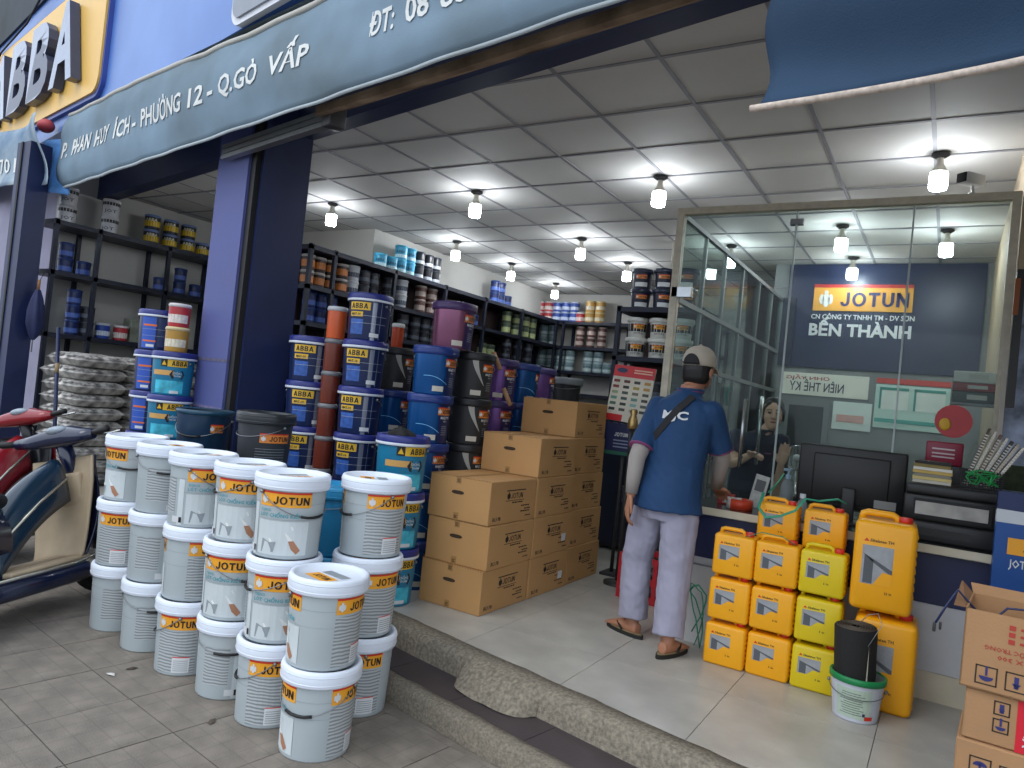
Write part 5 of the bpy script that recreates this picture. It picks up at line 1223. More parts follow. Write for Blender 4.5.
def icon(t, x, z, s_, kind, flip=False):
    mb = MB(); e = .0012; y = -e
    for a, b, c, d in ((-s_, -s_, s_, -s_+.004), (-s_, s_-.004, s_, s_), (-s_, -s_, -s_+.004, s_), (s_-.004, -s_, s_, s_)): mb.box((x+a, y, z+b), (x+c, 0, z+d))
    mb.build('icon_frame', m_ink, t); mb = MB(); f = -1 if flip else 1
    if kind == 'umbrella':
        mb.add([(x+s_*.65*cos(pi*k/8), y*1.5, z+f*(s_*.1+s_*.5*sin(pi*k/8))) for k in range(9)], [tuple(range(9)) if f > 0 else tuple(reversed(range(9)))]); mb.box((x-.003, y*1.5, min(z, z-f*s_*.6)), (x+.003, 0, max(z, z-f*s_*.6)+.012))
    else:
        mb.add([(x-s_*.4, y*1.5, z+f*s_*.1), (x+s_*.4, y*1.5, z+f*s_*.1), (x, y*1.5, z+f*s_*.65)], [(0, 1, 2)]); mb.box((x-.006, y*1.5, z-s_*.6), (x+.006, 0, z+s_*.6))
    mb.build('icon_'+kind, m_bp, t)
cx0, cy0 = .095, 2.82
t = carton('bottom carton of the right stack with umbrella mark', 0, .335, .42, .3, cx0+.0, cy0, rad(-4)); icon(t, .07, .26, .03, 'umbrella'); icon(t, .15, .255, .03, 'arrow')
t = carton('middle carton of the right stack with red tape', .335, .165, .40, .3, cx0+.015, cy0+.01, rad(-3)); icon(t, .10, .12, .022, 'arrow', True); icon(t, .10, .065, .022, 'umbrella', True)
MB().box((.14, -.0015, 0), (.2, 0, .163)).build('red_tape', mat('tape_red', '#cc2233', .35), t)
vs, fs = fit_text('Viettel', .12, .022, 1, .015); MB().add([(.17-z, -.003, .08+x) for x, z in vs], fs).build('lettering', m_wink, t)
t = carton('open top carton of the right stack with upside-down red print', .50, .25, .43, .31, cx0-.005, cy0, rad(-5), True)
icon(t, .07, .05, .03, 'umbrella', True); icon(t, .15, .05, .03, 'arrow', True)
for k, (st, w_) in enumerate((('2470 X 300', .13), ('KÍCH THƯỚC TRONG', .2))):
    vs, fs = fit_text(st, w_, .013, 1, .015); MB().add([(.16-x, -.0015, .115+.025*k-z) for x, z in vs], fs).build('lettering', m_rp, t)
for k in range(3):
    MB().box((.12, -.0015, .165+.022*k), (.137, -.0003, .18+.022*k)).build('check_square', m_rp, t)
    MB().box((.15, -.0015, .168+.022*k), (.215, -.0003, .176+.022*k)).build('text_line', m_rp, t)
wr = thing('loose_cable', 'thin blue cable with plugs hanging over the open carton', 'cable', t.location+Vector((.02, .05, .25)))
MB().tube([(-.1, -.0, -.08), (-.075, .0, -.02), (-.045, .02, .04), (0, .05, -.01), (.05, .06, -.06), (.1, .08, .0), (.16, .06, .01), (.22, .08, -.03)], .004, 6).build('cord', mat('cable_blue', '#1f2a55', .5), wr)
MB().rbox((-.108, -.006, -.11), (-.098, .006, -.08), .002).rbox((-.09, -.004, -.1), (-.082, .006, -.075), .002).build('plug', m_pl2, wr)
# ================================================================== displays by the right wall
d1 = thing('display_stand', 'blue floor display stand with orange logo at the right', 'display stand', (.375, 4.03, 0))
m_db = mat('display_blue', '#1c4f96', .35, var=.12, scale=2)
MB().box((-.16, 0, 0), (.3, .1, .94)).build('panel', m_db, d1); MB().add([(-.162, -.002, .94), (.3, -.002, .94), (.3, -.002, .99), (-.162, -.002, 1.0)], [(0, 1, 2, 3)]).box((-.16, 0, .94), (.3, .1, .99)).build('white_curve', mat('display_white', '#c9ced3', .4), d1)
MB().box((-.16, 0, .99), (.3, .1, 1.08)).build('top_panel', mat('display_navy', '#1a2c5c', .4), d1)
MB().box((-.11, -.004, .80), (.12, 0, .875)).build('brand_band', m_or, d1)
vs, fs = blk('JOTUN', .16, .045); MB().add([(.03+x, -.006, .835+z) for x, z in vs], fs).build('lettering', m_blk, d1)
vs, fs = fit_text('JOTASHIELD', .2, .035, 1, .02); MB().add([(x, -.003, .76+z) for x, z in vs], fs).build('lettering', m_wink, d1)
MB().add([(-.16, -.003, .3), (.0, -.003, .3), (.08, -.003, .52), (-.06, -.003, .6), (-.16, -.003, .56)], [(0, 1, 2, 3, 4)]).build('house_print', mat('house_print', '#7d8a96', .5, var=.3, scale=9), d1)
d2 = thing('scenic_poster', 'tall poster of dark rocks and sky leaning at the right edge', 'poster', (.44, 4.86, 1.03))
m_pos = mat('poster_scene', '#3f4a58', .5, var=.75, scale=6, col2='#8a94a8'); mb = MB()
MB().box((-.19, 0, 0), (.3, .015, 1.15)).build('print', m_pos, d2); MB().box((-.215, -.004, 0), (-.19, .02, .8)).build('white_frame', mat('frame_white', '#b9b3a6', .5), d2); MB().box((-.18, -.003, .02), (.29, 0, .16)).build('grass_strip', mat('poster_grass', '#2f3a1e', .7, var=.5, scale=30), d2)
MB().box((.0, -.004, .25), (.28, 0, .33)).build('pink_streak', mat('poster_pink', '#a88f8a', .7, var=.3, scale=14), d2)
MB().box((-.19, 0.005, -1.05), (-.16, .02, 0)).box((.27, .005, -1.05), (.3, .02, 0)).build('stand_leg', m_grey, d2)
d3 = thing('wall_strip', 'black hanging frame strip above the scenic poster', 'frame', (.265, 4.7, 1.5)); MB().box((-.02, 0, .0), (.02, .06, .75)).build('strip', m_pl, d3); MB().box((-.025, -.003, .5), (.0, 0, .7)).build('orange_patch', mat('patch_rust', '#8a4a22', .6), d3)
# ================================================================== sacks, umbrella
m_sack = mat('sack_grey', '#6b676a', .8, var=.4, scale=11, col2='#bdbab4', bump=.4, bscale=40); m_sp = mat('sack_print', '#2c2a34', .8, var=.3, scale=22, col2='#b5b2ac')
def sackf(u, v, sg):          # pillow shaped bag with thin seams
    x = .36*u*(1-.05*v*v); y = .268*v*(1-.06*u*u); t_ = .066*max(0, (1-u**6)*(1-v**6))**.45
    return (x, y, .064+sg*t_+(.010*noise.noise(Vector((x*7, y*7, sg*3)))-.012*u*u)*(1-max(abs(u), abs(v))**8))
sm_ = MB().grid(lambda u, v: sackf(2*u-1, 2*v-1, 1), 16, 12).grid(lambda u, v: sackf(1-2*u, 2*v-1, -1), 16, 12).mesh('sack_body', m_sack)
sp_ = MB()
for (u0, u1, v0, v1) in ((.86, .985, -.75, -.1), (.88, .98, .1, .7), (-.7, .1, -.975, -.86), (.2, .7, -.97, -.88)):
    sp_.grid(lambda u, v: tuple(Vector(sackf(u0+(u1-u0)*u, v0+(v1-v0)*v, 1))+Vector((.003, -.003, .003))), 6, 3)
sp_ = sp_.mesh('sack_print', m_sp)
ti_ = MB()
for k in range(12): ti_.box((.30+.0*(k % 2), -.2+.03*k, .12), (.33, -.18+.03*k, .128))
cols = [(-7.42, 3.95), (-7.42, 4.5), (-7.42, 5.05)]
for c, (x, y) in enumerate(cols):
    for k in range(10):
        r = 9-k; t = thing('cement_sack', 'grey printed sack, %s column of the pile, %s' % (('near', 'middle', 'far')[c], 'top' if r == 0 else ORD[r]+' from top'), 'sack', (x+random.uniform(-.02, .04), y+random.uniform(-.012, .012), .128*k), random.uniform(-.06, .06), 'sacks piled under the left rack')
        obj('sack_body', sm_, t); o = obj('sack_print', sp_, t); o['kind'] = 'stuff'
um = thing('umbrella', 'folded navy umbrella hanging at the front of the left rack', 'umbrella', (-7.77, 3.595, 1.36))
prof = [(.012, 0), (.05, .06), (.075, .16), (.07, .3), (.045, .42), (.02, .5)]; mb = MB(); n = 20; vs = []
for r_, z in prof:
    for k in range(n): a = 2*pi*k/n; q = r_*(1+.22*cos(5*a+z*4)); vs.append((q*cos(a)*.7, q*sin(a), z))
mb.add(vs, [(j*n+k, j*n+(k+1) % n, (j+1)*n+(k+1) % n, (j+1)*n+k) for j in range(len(prof)-1) for k in range(n)], None, True); mb.build('canopy', mat('umbrella_navy', '#1a2450', .6, var=.3, scale=8), um)
MB().tube([(0, 0, -.12), (0, 0, .56)], .006, 8).build('shaft', m_steel, um); MB().tube([(0, 0, .5), (0, 0, .6)], .014, 8).build('grip', mat('grip_tan', '#8a6238', .6), um)
MB().tube([(0, 0, .58), (0, .03, .66), (0, .06, .72)], .003, 5).build('hang_loop', m_black, um)
po = thing('leaning_pole', 'thin dark pole leaning against the sacks at the left', 'pole', (-6.9, 3.5, -.0)); MB().tube([(0, 0, 0), (-.42, .1, 1.5)], .018, 8).build('shaft', m_beam, po); MB().tube([(-.30, .07, 1.07), (-.32, .077, 1.16)], .02, 8).build('tape_wrap', mat('tape_tan', '#8f7a58', .6), po)
# dead leaves and a scrap on the street
for k, (px, py, c) in enumerate(((111, 675, '#c9c8c2'), (132, 669, '#4a3f36'), (212, 722, '#50463c'))):
    p = onz(px, py, STREET); t = thing('litter', ('small white paper scrap', 'brown dry leaf near the scrap', 'dark leaf by the third pail stack')[k]+' on the pavers', 'litter', p+Vector((0, 0, .003)), k)
    MB().add([(-.03, -.008, 0), (0, -.014, .003), (.03, 0, .001), (.005, .013, .004), (-.02, .01, .0), (0, 0, .007)], [(0, 1, 5), (1, 2, 5), (2, 3, 5), (3, 4, 5), (4, 0, 5), (4, 3, 2, 1, 0)]).build('sheet', mat('litter'+c[1:], c, .8), t)
# ================================================================== figures
def loft(mb, secs, n=16, cap=True):
    """secs: (centre, side vector, front vector) rings"""
    vs = []
    for c, a, b in secs:
        c, a, b = Vector(c), Vector(a), Vector(b)
        for k in range(n): t = 2*pi*k/n; vs.append(c+a*cos(t)+b*sin(t))
    N = len(secs); fs = [(j*n+k, j*n+(k+1) % n, (j+1)*n+(k+1) % n, (j+1)*n+k) for j in range(N-1) for k in range(n)]
    if cap: fs += [tuple(reversed(range(n))), tuple((N-1)*n+k for k in range(n))]
    mb.add(vs, fs, None, True)
def limb(mb, pts, rs, n=12):        # round tapering limb with rounded ends
    mb.tube(pts, rs, n)
    for p, r in ((pts[0], rs[0]), (pts[-1], rs[-1])): mb.blob(p, (r, r, r), None, None, n, 8)
def organic(name, mb, voxel, it, m, parent, origin, fold=0):
    me = MB.mesh(mb, name, m); o = bpy.data.objects.new('tmp', me); COL.objects.link(o)
    r = o.modifiers.new('r', 'REMESH'); r.mode = 'VOXEL'; r.voxel_size = voxel; r.use_smooth_shade = True
    s_ = o.modifiers.new('s', 'SMOOTH'); s_.factor = .5; s_.iterations = it
    dg = bpy.context.evaluated_depsgraph_get(); out = bpy.data.meshes.new_from_object(o.evaluated_get(dg))
    bpy.data.objects.remove(o); out.name = name
    if not out.materials: out.materials.append(m)
    if fold:
        ns = [v.normal.copy() for v in out.vertices]
        for v, n_ in zip(out.vertices, ns):
            p = v.co; k = noise.noise(Vector((p.x*14, p.y*14, p.z*7))) + .6*noise.noise(Vector((p.x*30+p.z*12, p.y*30, p.z*26)))
            v.co = p+n_*(fold*k)
    out.transform(Matrix.Translation(-Vector(origin)))
    for p in out.polygons: p.use_smooth = True
    return obj(name, out, parent)
def hand(mb, w0, d, up, out, L=.17, curl=.5, side=1, spread=.16):
    """w0 wrist, d pointing direction, up back-of-hand normal, out thumb side"""
    d, up = Vector(d).normalized(), Vector(up); up = (up-d*up.dot(d)).normalized(); o = d.cross(up).normalized()*side
    P = L*.5
    loft(mb, [(w0, o*.024, up*.018), (Vector(w0)+d*P*.4, o*.034, up*.016), (Vector(w0)+d*P, o*.038, up*.013)], 12)
    for k, (lat, ln) in enumerate(((-.028, .80), (-.009, .98), (.010, .93), (.028, .74))):
        b = Vector(w0)+d*P*.93+o*lat; dr = (d+o*lat*spread*20*.3).normalized(); pts = [b]; a = 0
        for seg, f in enumerate((.4, .32, .28)):
            a += curl*(.5+.35*seg); v = (dr*cos(a)-up*sin(a)).normalized(); pts.append(pts[-1]+v*(L*.5*ln*f))
        limb(mb, pts, [.0095, .009, .008, .0068], 8)
    tb = Vector(w0)+d*P*.25-o*.026*1; pts = [tb, tb+(-o*.75+d*.65).normalized()*.03, tb+(-o*.75+d*.65).normalized()*.03+(d*.9-o*.3-up*.4*curl).normalized()*.03, tb+(-o*.75+d*.65).normalized()*.03+(d*.9-o*.3-up*.4*curl).normalized()*.03+(d-up*.5*curl).normalized()*.022]
    limb(mb, pts, [.013, .011, .0095, .008], 8)
m_skin = mat('skin', '#a9755a', .55, var=.06, scale=9); m_skin2 = mat('skin_light', '#d3a68c', .5, var=.05, scale=9); m_hair = mat('hair_black', '#100d0c', .5, var=.2, scale=40)
m_shirt = mat('shirt_blue', '#0f3a64', .75, var=.07, scale=4, bump=.15, bscale=400); m_pants = mat('trousers_grey', '#9a98aa', .85, var=.08, scale=6, bump=.2, bscale=300); m_sleeve = mat('sleeve_grey', '#9b948f', .85, var=.06, bump=.15, bscale=500)
m_capb = mat('cap_beige', '#b5aa9a', .85, var=.06, bump=.2, bscale=300); m_strap = mat('bag_strap', '#17161a', .7); m_pink = mat('cuff_pink', '#7d3a66', .7); m_sole = mat('sandal_black', '#1b1c18', .7)
# ---- the man at the counter
fw = Vector((.20, .98, 0)).normalized(); sd_ = Vector((fw.y, -fw.x, 0)); Z = Vector((0, 0, 1))
A = lambda x, y, D: axial(x, y, D)
org = Vector((-1.34, 3.86, 0))
hipc = Vector((-1.30, 3.90, .86)); shc = Vector((-1.262, 3.93, 1.335)); neck = Vector((-1.248, 3.955, 1.41)); head = Vector((-1.228, 4.0, 1.535))
sL, sR = shc-sd_*.165+Z*-.01, shc+sd_*.165+Z*-.012
hL, hR = hipc-sd_*.085-Z*.04, hipc+sd_*.085-Z*.04
kL, kR = Vector((-1.465, 3.96, .44)), Vector((-1.205, 3.86, .43))
aL, aR = Vector((-1.455, 3.96, .075)), Vector((-1.185, 3.775, .075))
eL, wL = A(637, 458, 3.98), A(631, 494, 3.98); eR, wR = A(722, 458, 3.99), A(716, 487, 4.12)
tL, tR = Vector((-.90, .42, 0)).normalized(), Vector((.22, .97, 0)).normalized()
man = thing('person', 'person in blue polo, grey trousers and beige cap standing at counter', 'person', org)
b = MB()
loft(b, [(hipc-Z*.1, sd_*.15, fw*.1), (hipc, sd_*.155, fw*.11), (hipc.lerp(shc, .35), sd_*.135, fw*.095), (hipc.lerp(shc, .75), sd_*.165, fw*.11), (shc-Z*.03, sd_*.155, fw*.09), (shc+Z*.025, sd_*.1, fw*.06), (neck, sd_*.06, fw*.058), (neck+Z*.04, sd_*.055, fw*.056)])
limb(b, [neck, head-Z*.06-fw*.01], [.056, .052])
b.blob(head, (.074, .074, .1)); b.blob(head+fw*.02+Z*.015, (.076, .08, .085)); b.blob(head+fw*.05-Z*.05, (.052, .052, .05)); b.blob(head+fw*.092-Z*.015, (.015, .02, .022))
for s_ in (-1, 1): b.blob(head+sd_*.077*s_-fw*.005-Z*.01, (.014, .022, .032))
for s_, e, w_ in ((sL, eL, wL), (sR, eR, wR)): limb(b, [s_, s_.lerp(e, .5), e, e.lerp(w_, .5), w_], [.042, .044, .038, .034, .026])
for h, k, a in ((hL, kL, aL), (hR, kR, aR)): limb(b, [h, h.lerp(k, .5), k, k.lerp(a, .35), a], [.085, .075, .054, .054, .036])
for a, t in ((aL, tL), (aR, tR)):
    s2 = Vector((t.y, -t.x, 0))
    loft(b, [(a-t*.05-Z*.025, s2*.026, Z*.03), (a+t*.0-Z*.025, s2*.032, Z*.045), (a+t*.07-Z*.03, s2*.038, Z*.032), (a+t*.13-Z*.04, s2*.045, Z*.02), (a+t*.165-Z*.045, s2*.035, Z*.013)])
    for q in range(5): limb(b, [a+t*.155-Z*.045+s2*(-.036+.018*q), a+t*(.19-.008*abs(q-1.5))-Z*.047+s2*(-.036+.018*q)], [.0095, .008], 8)
hand(b, wL, Vector((-.14, .0, -1)), Vector((-.8, -.55, 0)), None, .195, .4, 1)
hand(b, wR, Vector((.05, .9, -.35)), Z, None, .17, .3, -1)
organic('body', b, .006, 2, m_skin, man, org)
for s_ in (-1, 1): MB().blob(head+fw*.088+sd_*.03*s_+Z*.012-org, (.012, .008, .007)).build('eye', m_black, man)
MB().blob(head+fw*.09-Z*.062-org, (.024, .012, .006)).build('mouth', mat('lip', '#8a4a42', .5), man)
# hair
hb = MB(); loft(hb, [(head-Z*.075-fw*.03, sd_*.062, fw*.045), (head-Z*.045-fw*.02, sd_*.079, fw*.07), (head+Z*.0-fw*.014, sd_*.084, fw*.082), (head+Z*.06-fw*.006, sd_*.083, fw*.085), (head+Z*.09, sd_*.06, fw*.06)])
organic('hair', hb, .006, 2, m_hair, man, org)
# cap worn backwards: crown, strap opening, adjuster and brim pointing forward
hb = MB(); tilt = Matrix.Rotation(rad(-8), 3, sd_)
for k in range(1): loft(hb, [(head+Z*.025, sd_*.088, fw*.097), (head+Z*.05, sd_*.092, fw*.1), (head+Z*.085, sd_*.088, fw*.094), (head+Z*.115, sd_*.072, fw*.076), (head+Z*.135, sd_*.045, fw*.048), (head+Z*.142, sd_*.015, fw*.015)], 24)
cap_o = organic('cap', hb, .006, 1, m_capb, man, org)
def capback(u, v):
    a = -pi/2+(u-.5)*1.15; z = .028+.062*v*max(0, 1-(2*u-1)**2)**.5; r = 1.0 if z < .06 else 1-.12*(z-.06)/.03*.5
    return head+Z*z+sd_*.0945*r*cos(a)+fw*.1025*r*sin(a)-org
MB().grid(capback, 16, 6).build('cap_opening', mat('cap_black', '#151416', .7), cap_o)
MB().tube([head+Z*.04+sd_*.0955*cos(-pi/2+q*.11)+fw*.1045*sin(-pi/2+q*.11)-org for q in range(-5, 6)], .009, 6, flat=.5).build('cap_strap', mat('cap_strap_black', '#1d1c1e', .6), cap_o)
MB().blob(head+Z*.145-org, (.01, .01, .006), None, None, 8, 5).build('cap_button', m_capb, cap_o)
MB().grid(lambda u, v: head+Z*(.035-.03*v-.02*(2*u-1)**2)+sd_*(.085*(2*u-1)*(1-.1*v))+fw*((.06+.035*(1-(2*u-1)**2))+.065*v*(1-.35*(2*u-1)**2))-org, 14, 6, None, None, True, .004).build('cap_brim', m_capb, cap_o)
# shirt
sb = MB()
hem = hipc-Z*.10
loft(sb, [(hem-Z*.01+sd_*.005, sd_*.2, fw*.165), (hem+Z*.09, sd_*.192, fw*.15), (hipc.lerp(shc, .3), sd_*.176, fw*.128), (hipc.lerp(shc, .6), sd_*.186, fw*.126), (hipc.lerp(shc, .82), sd_*.196, fw*.122), (shc-Z*.035, sd_*.19, fw*.112), (shc+Z*.02, sd_*.15, fw*.092), (shc+Z*.05, sd_*.09, fw*.074), (neck+Z*.012, sd_*.066, fw*.066)], 24)
for s_, e in ((sL, eL), (sR, eR)):
    ax_ = (e-s_).normalized(); p2 = s_.lerp(e, .82)
    limb(sb, [s_+ax_*.005-Z*.004, s_.lerp(e, .4)], [.06, .066]); sb.tube([s_.lerp(e, .3), p2], [.063, .071], 16)
sh_o = organic('polo_shirt', sb, .007, 3, m_shirt, man, org, .005)
for s_, e in ((sL, eL), (sR, eR)):
    p2 = s_.lerp(e, .80); ax_ = (e-s_).normalized(); MB().tube([p2-org, p2+ax_*.008-org], .0715, 20).build('cuff_stripe', m_pink, sh_o)
MB().tube([neck+Z*.012+sd_*.068*cos(2*pi*k/20)+fw*.068*sin(2*pi*k/20)-org for k in range(20)], .009, 6, closed=True).build('collar', m_shirt, sh_o)
MB().tube([neck+Z*.004+sd_*.072*cos(2*pi*k/20)+fw*.072*sin(2*pi*k/20)-org for k in range(20)], .004, 5, closed=True).build('collar_stripe', m_pink, sh_o)
# forearm sleeves
for e, w_, s_ in ((eL, wL, sL), (eR, wR, sR)):
    sv = MB(); sv.tube([s_.lerp(e, .7)-org, e-org, e.lerp(w_, .5)-org, e.lerp(w_, .97)-org], [.054, .047, .041, .033], 16); sv.build('arm_sleeve', m_sleeve, man)
# trousers
tb = MB()
loft(tb, [(hipc-Z*.16, sd_*.17, fw*.12), (hipc-Z*.06, sd_*.168, fw*.125), (hipc+Z*.03, sd_*.15, fw*.11)], 20)
for h, k, a in ((hL, kL, aL), (hR, kR, aR)):
    a2 = a+Z*.03; tb.tube([h-Z*.04, h.lerp(k, .3), h.lerp(k, .65), k, k.lerp(a2, .4), k.lerp(a2, .8), a2], [.1, .1, .094, .088, .085, .082, .082], 18)
organic('trousers', tb, .007, 3, m_pants, man, org, .007)
def frs(p, lat): return p
# shoulder strap across the back
pts = []
for k in range(25):
    t = k/24; z = shc.z+.05-(.30)*t if t < 1 else 0
    base = shc+Z*.052+sd_*.085; end = shc-Z*.36-sd_*.2
    p = base.lerp(end, t); lat = (p-shc).dot(sd_); hw_ = .2 if t > .2 else .16
    d_ = .122*math.sqrt(max(.02, 1-(lat/.205)**2)) + .008 - (.045*(1-t/.18) if t < .18 else 0)
    c = shc + (hipc-shc)*max(0, (shc.z-p.z)/(shc.z-hipc.z)); q = Vector((c.x, c.y, p.z))+sd_*lat-fw*d_; pts.append(q-org)
mb = MB(); vs = []
for k, p in enumerate(pts):
    tg = (pts[min(k+1, 24)]-pts[max(k-1, 0)]).normalized(); n_ = tg.cross(-fw).normalized(); vs += [p+n_*.019, p-n_*.019, p-n_*.019+fw*.006, p+n_*.019+fw*.006]
mb.add(vs, [(4*k+i, 4*k+(i+1) % 4, 4*k+4+(i+1) % 4, 4*k+4+i) for k in range(24) for i in range(4)]); mb.build('bag_strap', m_strap, man)
# back lettering
zc = shc.z-.07; vs, fs = fit_text('MJC', .15, .042, 2, .035)
def onback(x, z):
    lat = x+.02; p = shc+Z*(z-.06); f_ = max(0, (shc.z-p.z)/(shc.z-hipc.z)); c = shc+(hipc-shc)*f_
    return Vector((c.x, c.y, p.z))+sd_*lat-fw*(.122*math.sqrt(1-(lat/.2)**2)+.006)-org
MB().add([onback(x, z) for x, z in vs], fs).build('lettering', m_wink, sh_o)
# sandals
for a, t in ((aL, tL), (aR, tR)):
    s2 = Vector((t.y, -t.x, 0)); g = Vector((a.x, a.y, 0)); sol = []
    for k in range(20): an = 2*pi*k/20; u = cos(an); sol.append(g+t*(.055+.145*u)+s2*((.047+.008*u)*sin(an)))
    mb = MB(); mb.prism([(p.x-org.x, p.y-org.y) for p in sol], 0.001, .022); so = mb.build('sandal', m_sole, man)
    pk = g+t*.13+Z*.03
    MB().tube([pk-org, g+t*.09+s2*.03+Z*.058-org, g+t*.03+s2*.052+Z*.03-org], .007, 6, flat=.5).tube([pk-org, g+t*.09-s2*.03+Z*.058-org, g+t*.03-s2*.052+Z*.03-org], .007, 6, flat=.5).build('thong_strap', m_sole, so)
    MB().prism([(p.x*.93+g.x*.07+t.x*.004-org.x, p.y*.93+g.y*.07+t.y*.004-org.y) for p in sol], .022, .0245).build('footbed', mat('footbed', '#8a7a5a', .8), so)
# ---- the woman behind the glass door
hd = A(773, 415, 5.0); wo = Vector((hd.x-.06, hd.y+.15, 0)); fw = Vector((.25, -.97, 0)).normalized(); sd_ = Vector((fw.y, -fw.x, 0))     # sd_: her right hand side is viewer's left
wom = thing('person', 'person with black hair in navy polo leaning behind the glass door', 'person', wo)
chest = A(757, 462, 5.08); hipw = Vector((chest.x-.05, chest.y+.14, .84)); shw = chest.copy(); shw.z = 1.165; nk = shw.lerp(hd, .42); nk.z = shw.z+.05
b = MB()
loft(b, [(hipw-Z*.08, sd_*.155, fw*.11), (hipw, sd_*.155, fw*.11), (hipw.lerp(shw, .45), sd_*.125, fw*.09), (hipw.lerp(shw, .8), sd_*.145, fw*.105), (shw-Z*.03, sd_*.15, fw*.09), (shw+Z*.03, sd_*.09, fw*.06), (nk+Z*.02, sd_*.045, fw*.047)])
limb(b, [nk, hd-Z*.06-fw*.012], [.045, .042])
# face: skull, cheeks, jaw, nose, lips, brow
b.blob(hd+Z*.03-fw*.012, (.07, .08, .085)); b.blob(hd-Z*.015+fw*.012, (.06, .062, .08)); b.blob(hd-Z*.07+fw*.03, (.036, .036, .032))
for s_ in (-1, 1): b.blob(hd-Z*.02+fw*.04+sd_*.032*s_, (.026, .026, .026)); b.blob(hd-Z*.005-fw*.005+sd_*.07*s_, (.01, .016, .026))
limb(b, [hd+Z*.018+fw*.068, hd-Z*.018+fw*.082], [.008, .0125], 8)
b.blob(hd-Z*.02+fw*.078+sd_*.01, (.008, .008, .007)); b.blob(hd-Z*.02+fw*.078-sd_*.01, (.008, .008, .007))
for s_ in (-1, 1): b.blob(hd+Z*.03+fw*.06+sd_*.026*s_, (.02, .014, .008))
# arms: viewer-left arm to the handle, viewer-right hand raised
sl, sr = shw+sd_*.0, None
vl = Vector((-fw.y*-1, 0, 0))
rightv = Vector((.97, .25, 0))
aLs, aRs = shw-rightv*.155, shw+rightv*.15
gl = Vector((-1.085, YG+.055, 1.075))
elb = A(733, 464, 4.97); wl_ = gl+Vector((-.06, .065, -.02))
rh = A(781, 464, 4.86); elr = A(776, 494, 4.98)
limb(b, [aLs, aLs.lerp(elb, .5), elb, elb.lerp(wl_, .5), wl_], [.048, .042, .035, .03, .023])
limb(b, [aRs, aRs.lerp(elr, .5), elr, elr.lerp(rh, .5), rh], [.048, .042, .035, .03, .023])
hand(b, wl_, (gl+Vector((.03, .0, .005))-wl_), Vector((0, .4, .9)), None, .15, .75, -1)
hand(b, rh, Vector((.18, -.1, .97)), Vector((-.2, .97, .1)), None, .155, .12, -1, .35)
for s_ in (-1, 1): limb(b, [hipw+rightv*.08*s_-Z*.05, Vector((hipw.x+rightv.x*.09*s_, hipw.y+.02, .45)), Vector((hipw.x+rightv.x*.1*s_, hipw.y+.05, .08))], [.08, .055, .036]); q = Vector((hipw.x+rightv.x*.1*s_, hipw.y+.05, .035)); loft(b, [(q-fw*.05, rightv*.03, Z*.03), (q+fw*.05, rightv*.04, Z*.03), (q+fw*.14, rightv*.035, Z*.018)])
organic('body', b, .0055, 2, m_skin2, wom, wo)
for s_ in (-1, 1):
    MB().blob(hd+Z*.012+fw*.066+sd_*.027*s_-wo, (.012, .008, .0055)).build('eye', mat('eye_dark', '#1a1210', .3), wom)
    MB().tube([hd+Z*.033+fw*.071+sd_*(.012*s_)-wo, hd+Z*.038+fw*.068+sd_*.03*s_-wo, hd+Z*.031+fw*.058+sd_*.046*s_-wo], .003, 5).build('eyebrow', m_hair, wom)
MB().blob(hd-Z*.05+fw*.068-wo, (.02, .008, .006)).build('mouth', mat('lips', '#8f4a48', .5), wom)
hb = MB()
loft(hb, [(hd-Z*.06-fw*.05, sd_*.05, fw*.03), (hd-Z*.02-fw*.035, sd_*.074, fw*.055), (hd+Z*.04-fw*.042, sd_*.077, fw*.066), (hd+Z*.085-fw*.026, sd_*.07, fw*.074), (hd+Z*.118-fw*.02, sd_*.042, fw*.05), (hd+Z*.126-fw*.02, sd_*.01, fw*.01)], 20)
for s_ in (-1, 1): limb(hb, [hd+Z*.08+fw*.04+sd_*.03*s_, hd+Z*.03+fw*.025+sd_*.068*s_, hd-Z*.035+fw*.0+sd_*.07*s_], [.016, .013, .008], 8)
hb.blob(hd-Z*.02-fw*.1, (.03, .035, .045))
organic('hair', hb, .0055, 2, m_hair, wom, wo)
m_polo = mat('polo_navy', '#141c34', .75, var=.08, bump=.15, bscale=400)
sb = MB(); loft(sb, [(hipw-Z*.06, sd_*.17, fw*.13), (hipw+Z*.02, sd_*.17, fw*.125), (hipw.lerp(shw, .5), sd_*.15, fw*.11), (hipw.lerp(shw, .85), sd_*.165, fw*.118), (shw-Z*.02, sd_*.165, fw*.1), (shw+Z*.035, sd_*.105, fw*.072), (nk+Z*.012, sd_*.056, fw*.058)], 20)
for s_, e in ((aLs, elb), (aRs, elr)): limb(sb, [s_, s_.lerp(e, .3)], [.058, .058]); sb.tube([s_.lerp(e, .2), s_.lerp(e, .65)], [.056, .06], 14)
po_ = organic('polo_shirt', sb, .006, 3, m_polo, wom, wo)
MB().tube([nk+Z*.014+sd_*.058*cos(2*pi*k/18)+fw*.06*sin(2*pi*k/18)-wo for k in range(18)], .009, 6, closed=True).build('collar', m_polo, po_)
MB().box((-.02, -.002, -.004), (.02, .002, .004), None, Matrix.Translation(shw-Z*.09+fw*.125+rightv*.06-wo)).build('chest_logo', m_pink, po_)
tb = MB(); loft(tb, [(hipw-Z*.12, sd_*.165, fw*.12), (hipw+Z*.03, sd_*.16, fw*.118)], 18)
for s_ in (-1, 1): tb.tube([hipw+rightv*.08*s_-Z*.03, Vector((hipw.x+rightv.x*.09*s_, hipw.y+.02, .45)), Vector((hipw.x+rightv.x*.1*s_, hipw.y+.05, .1))], [.092, .072, .062], 14)
organic('trousers', tb, .007, 2, mat('trousers_black', '#15151a', .8), wom, wo)
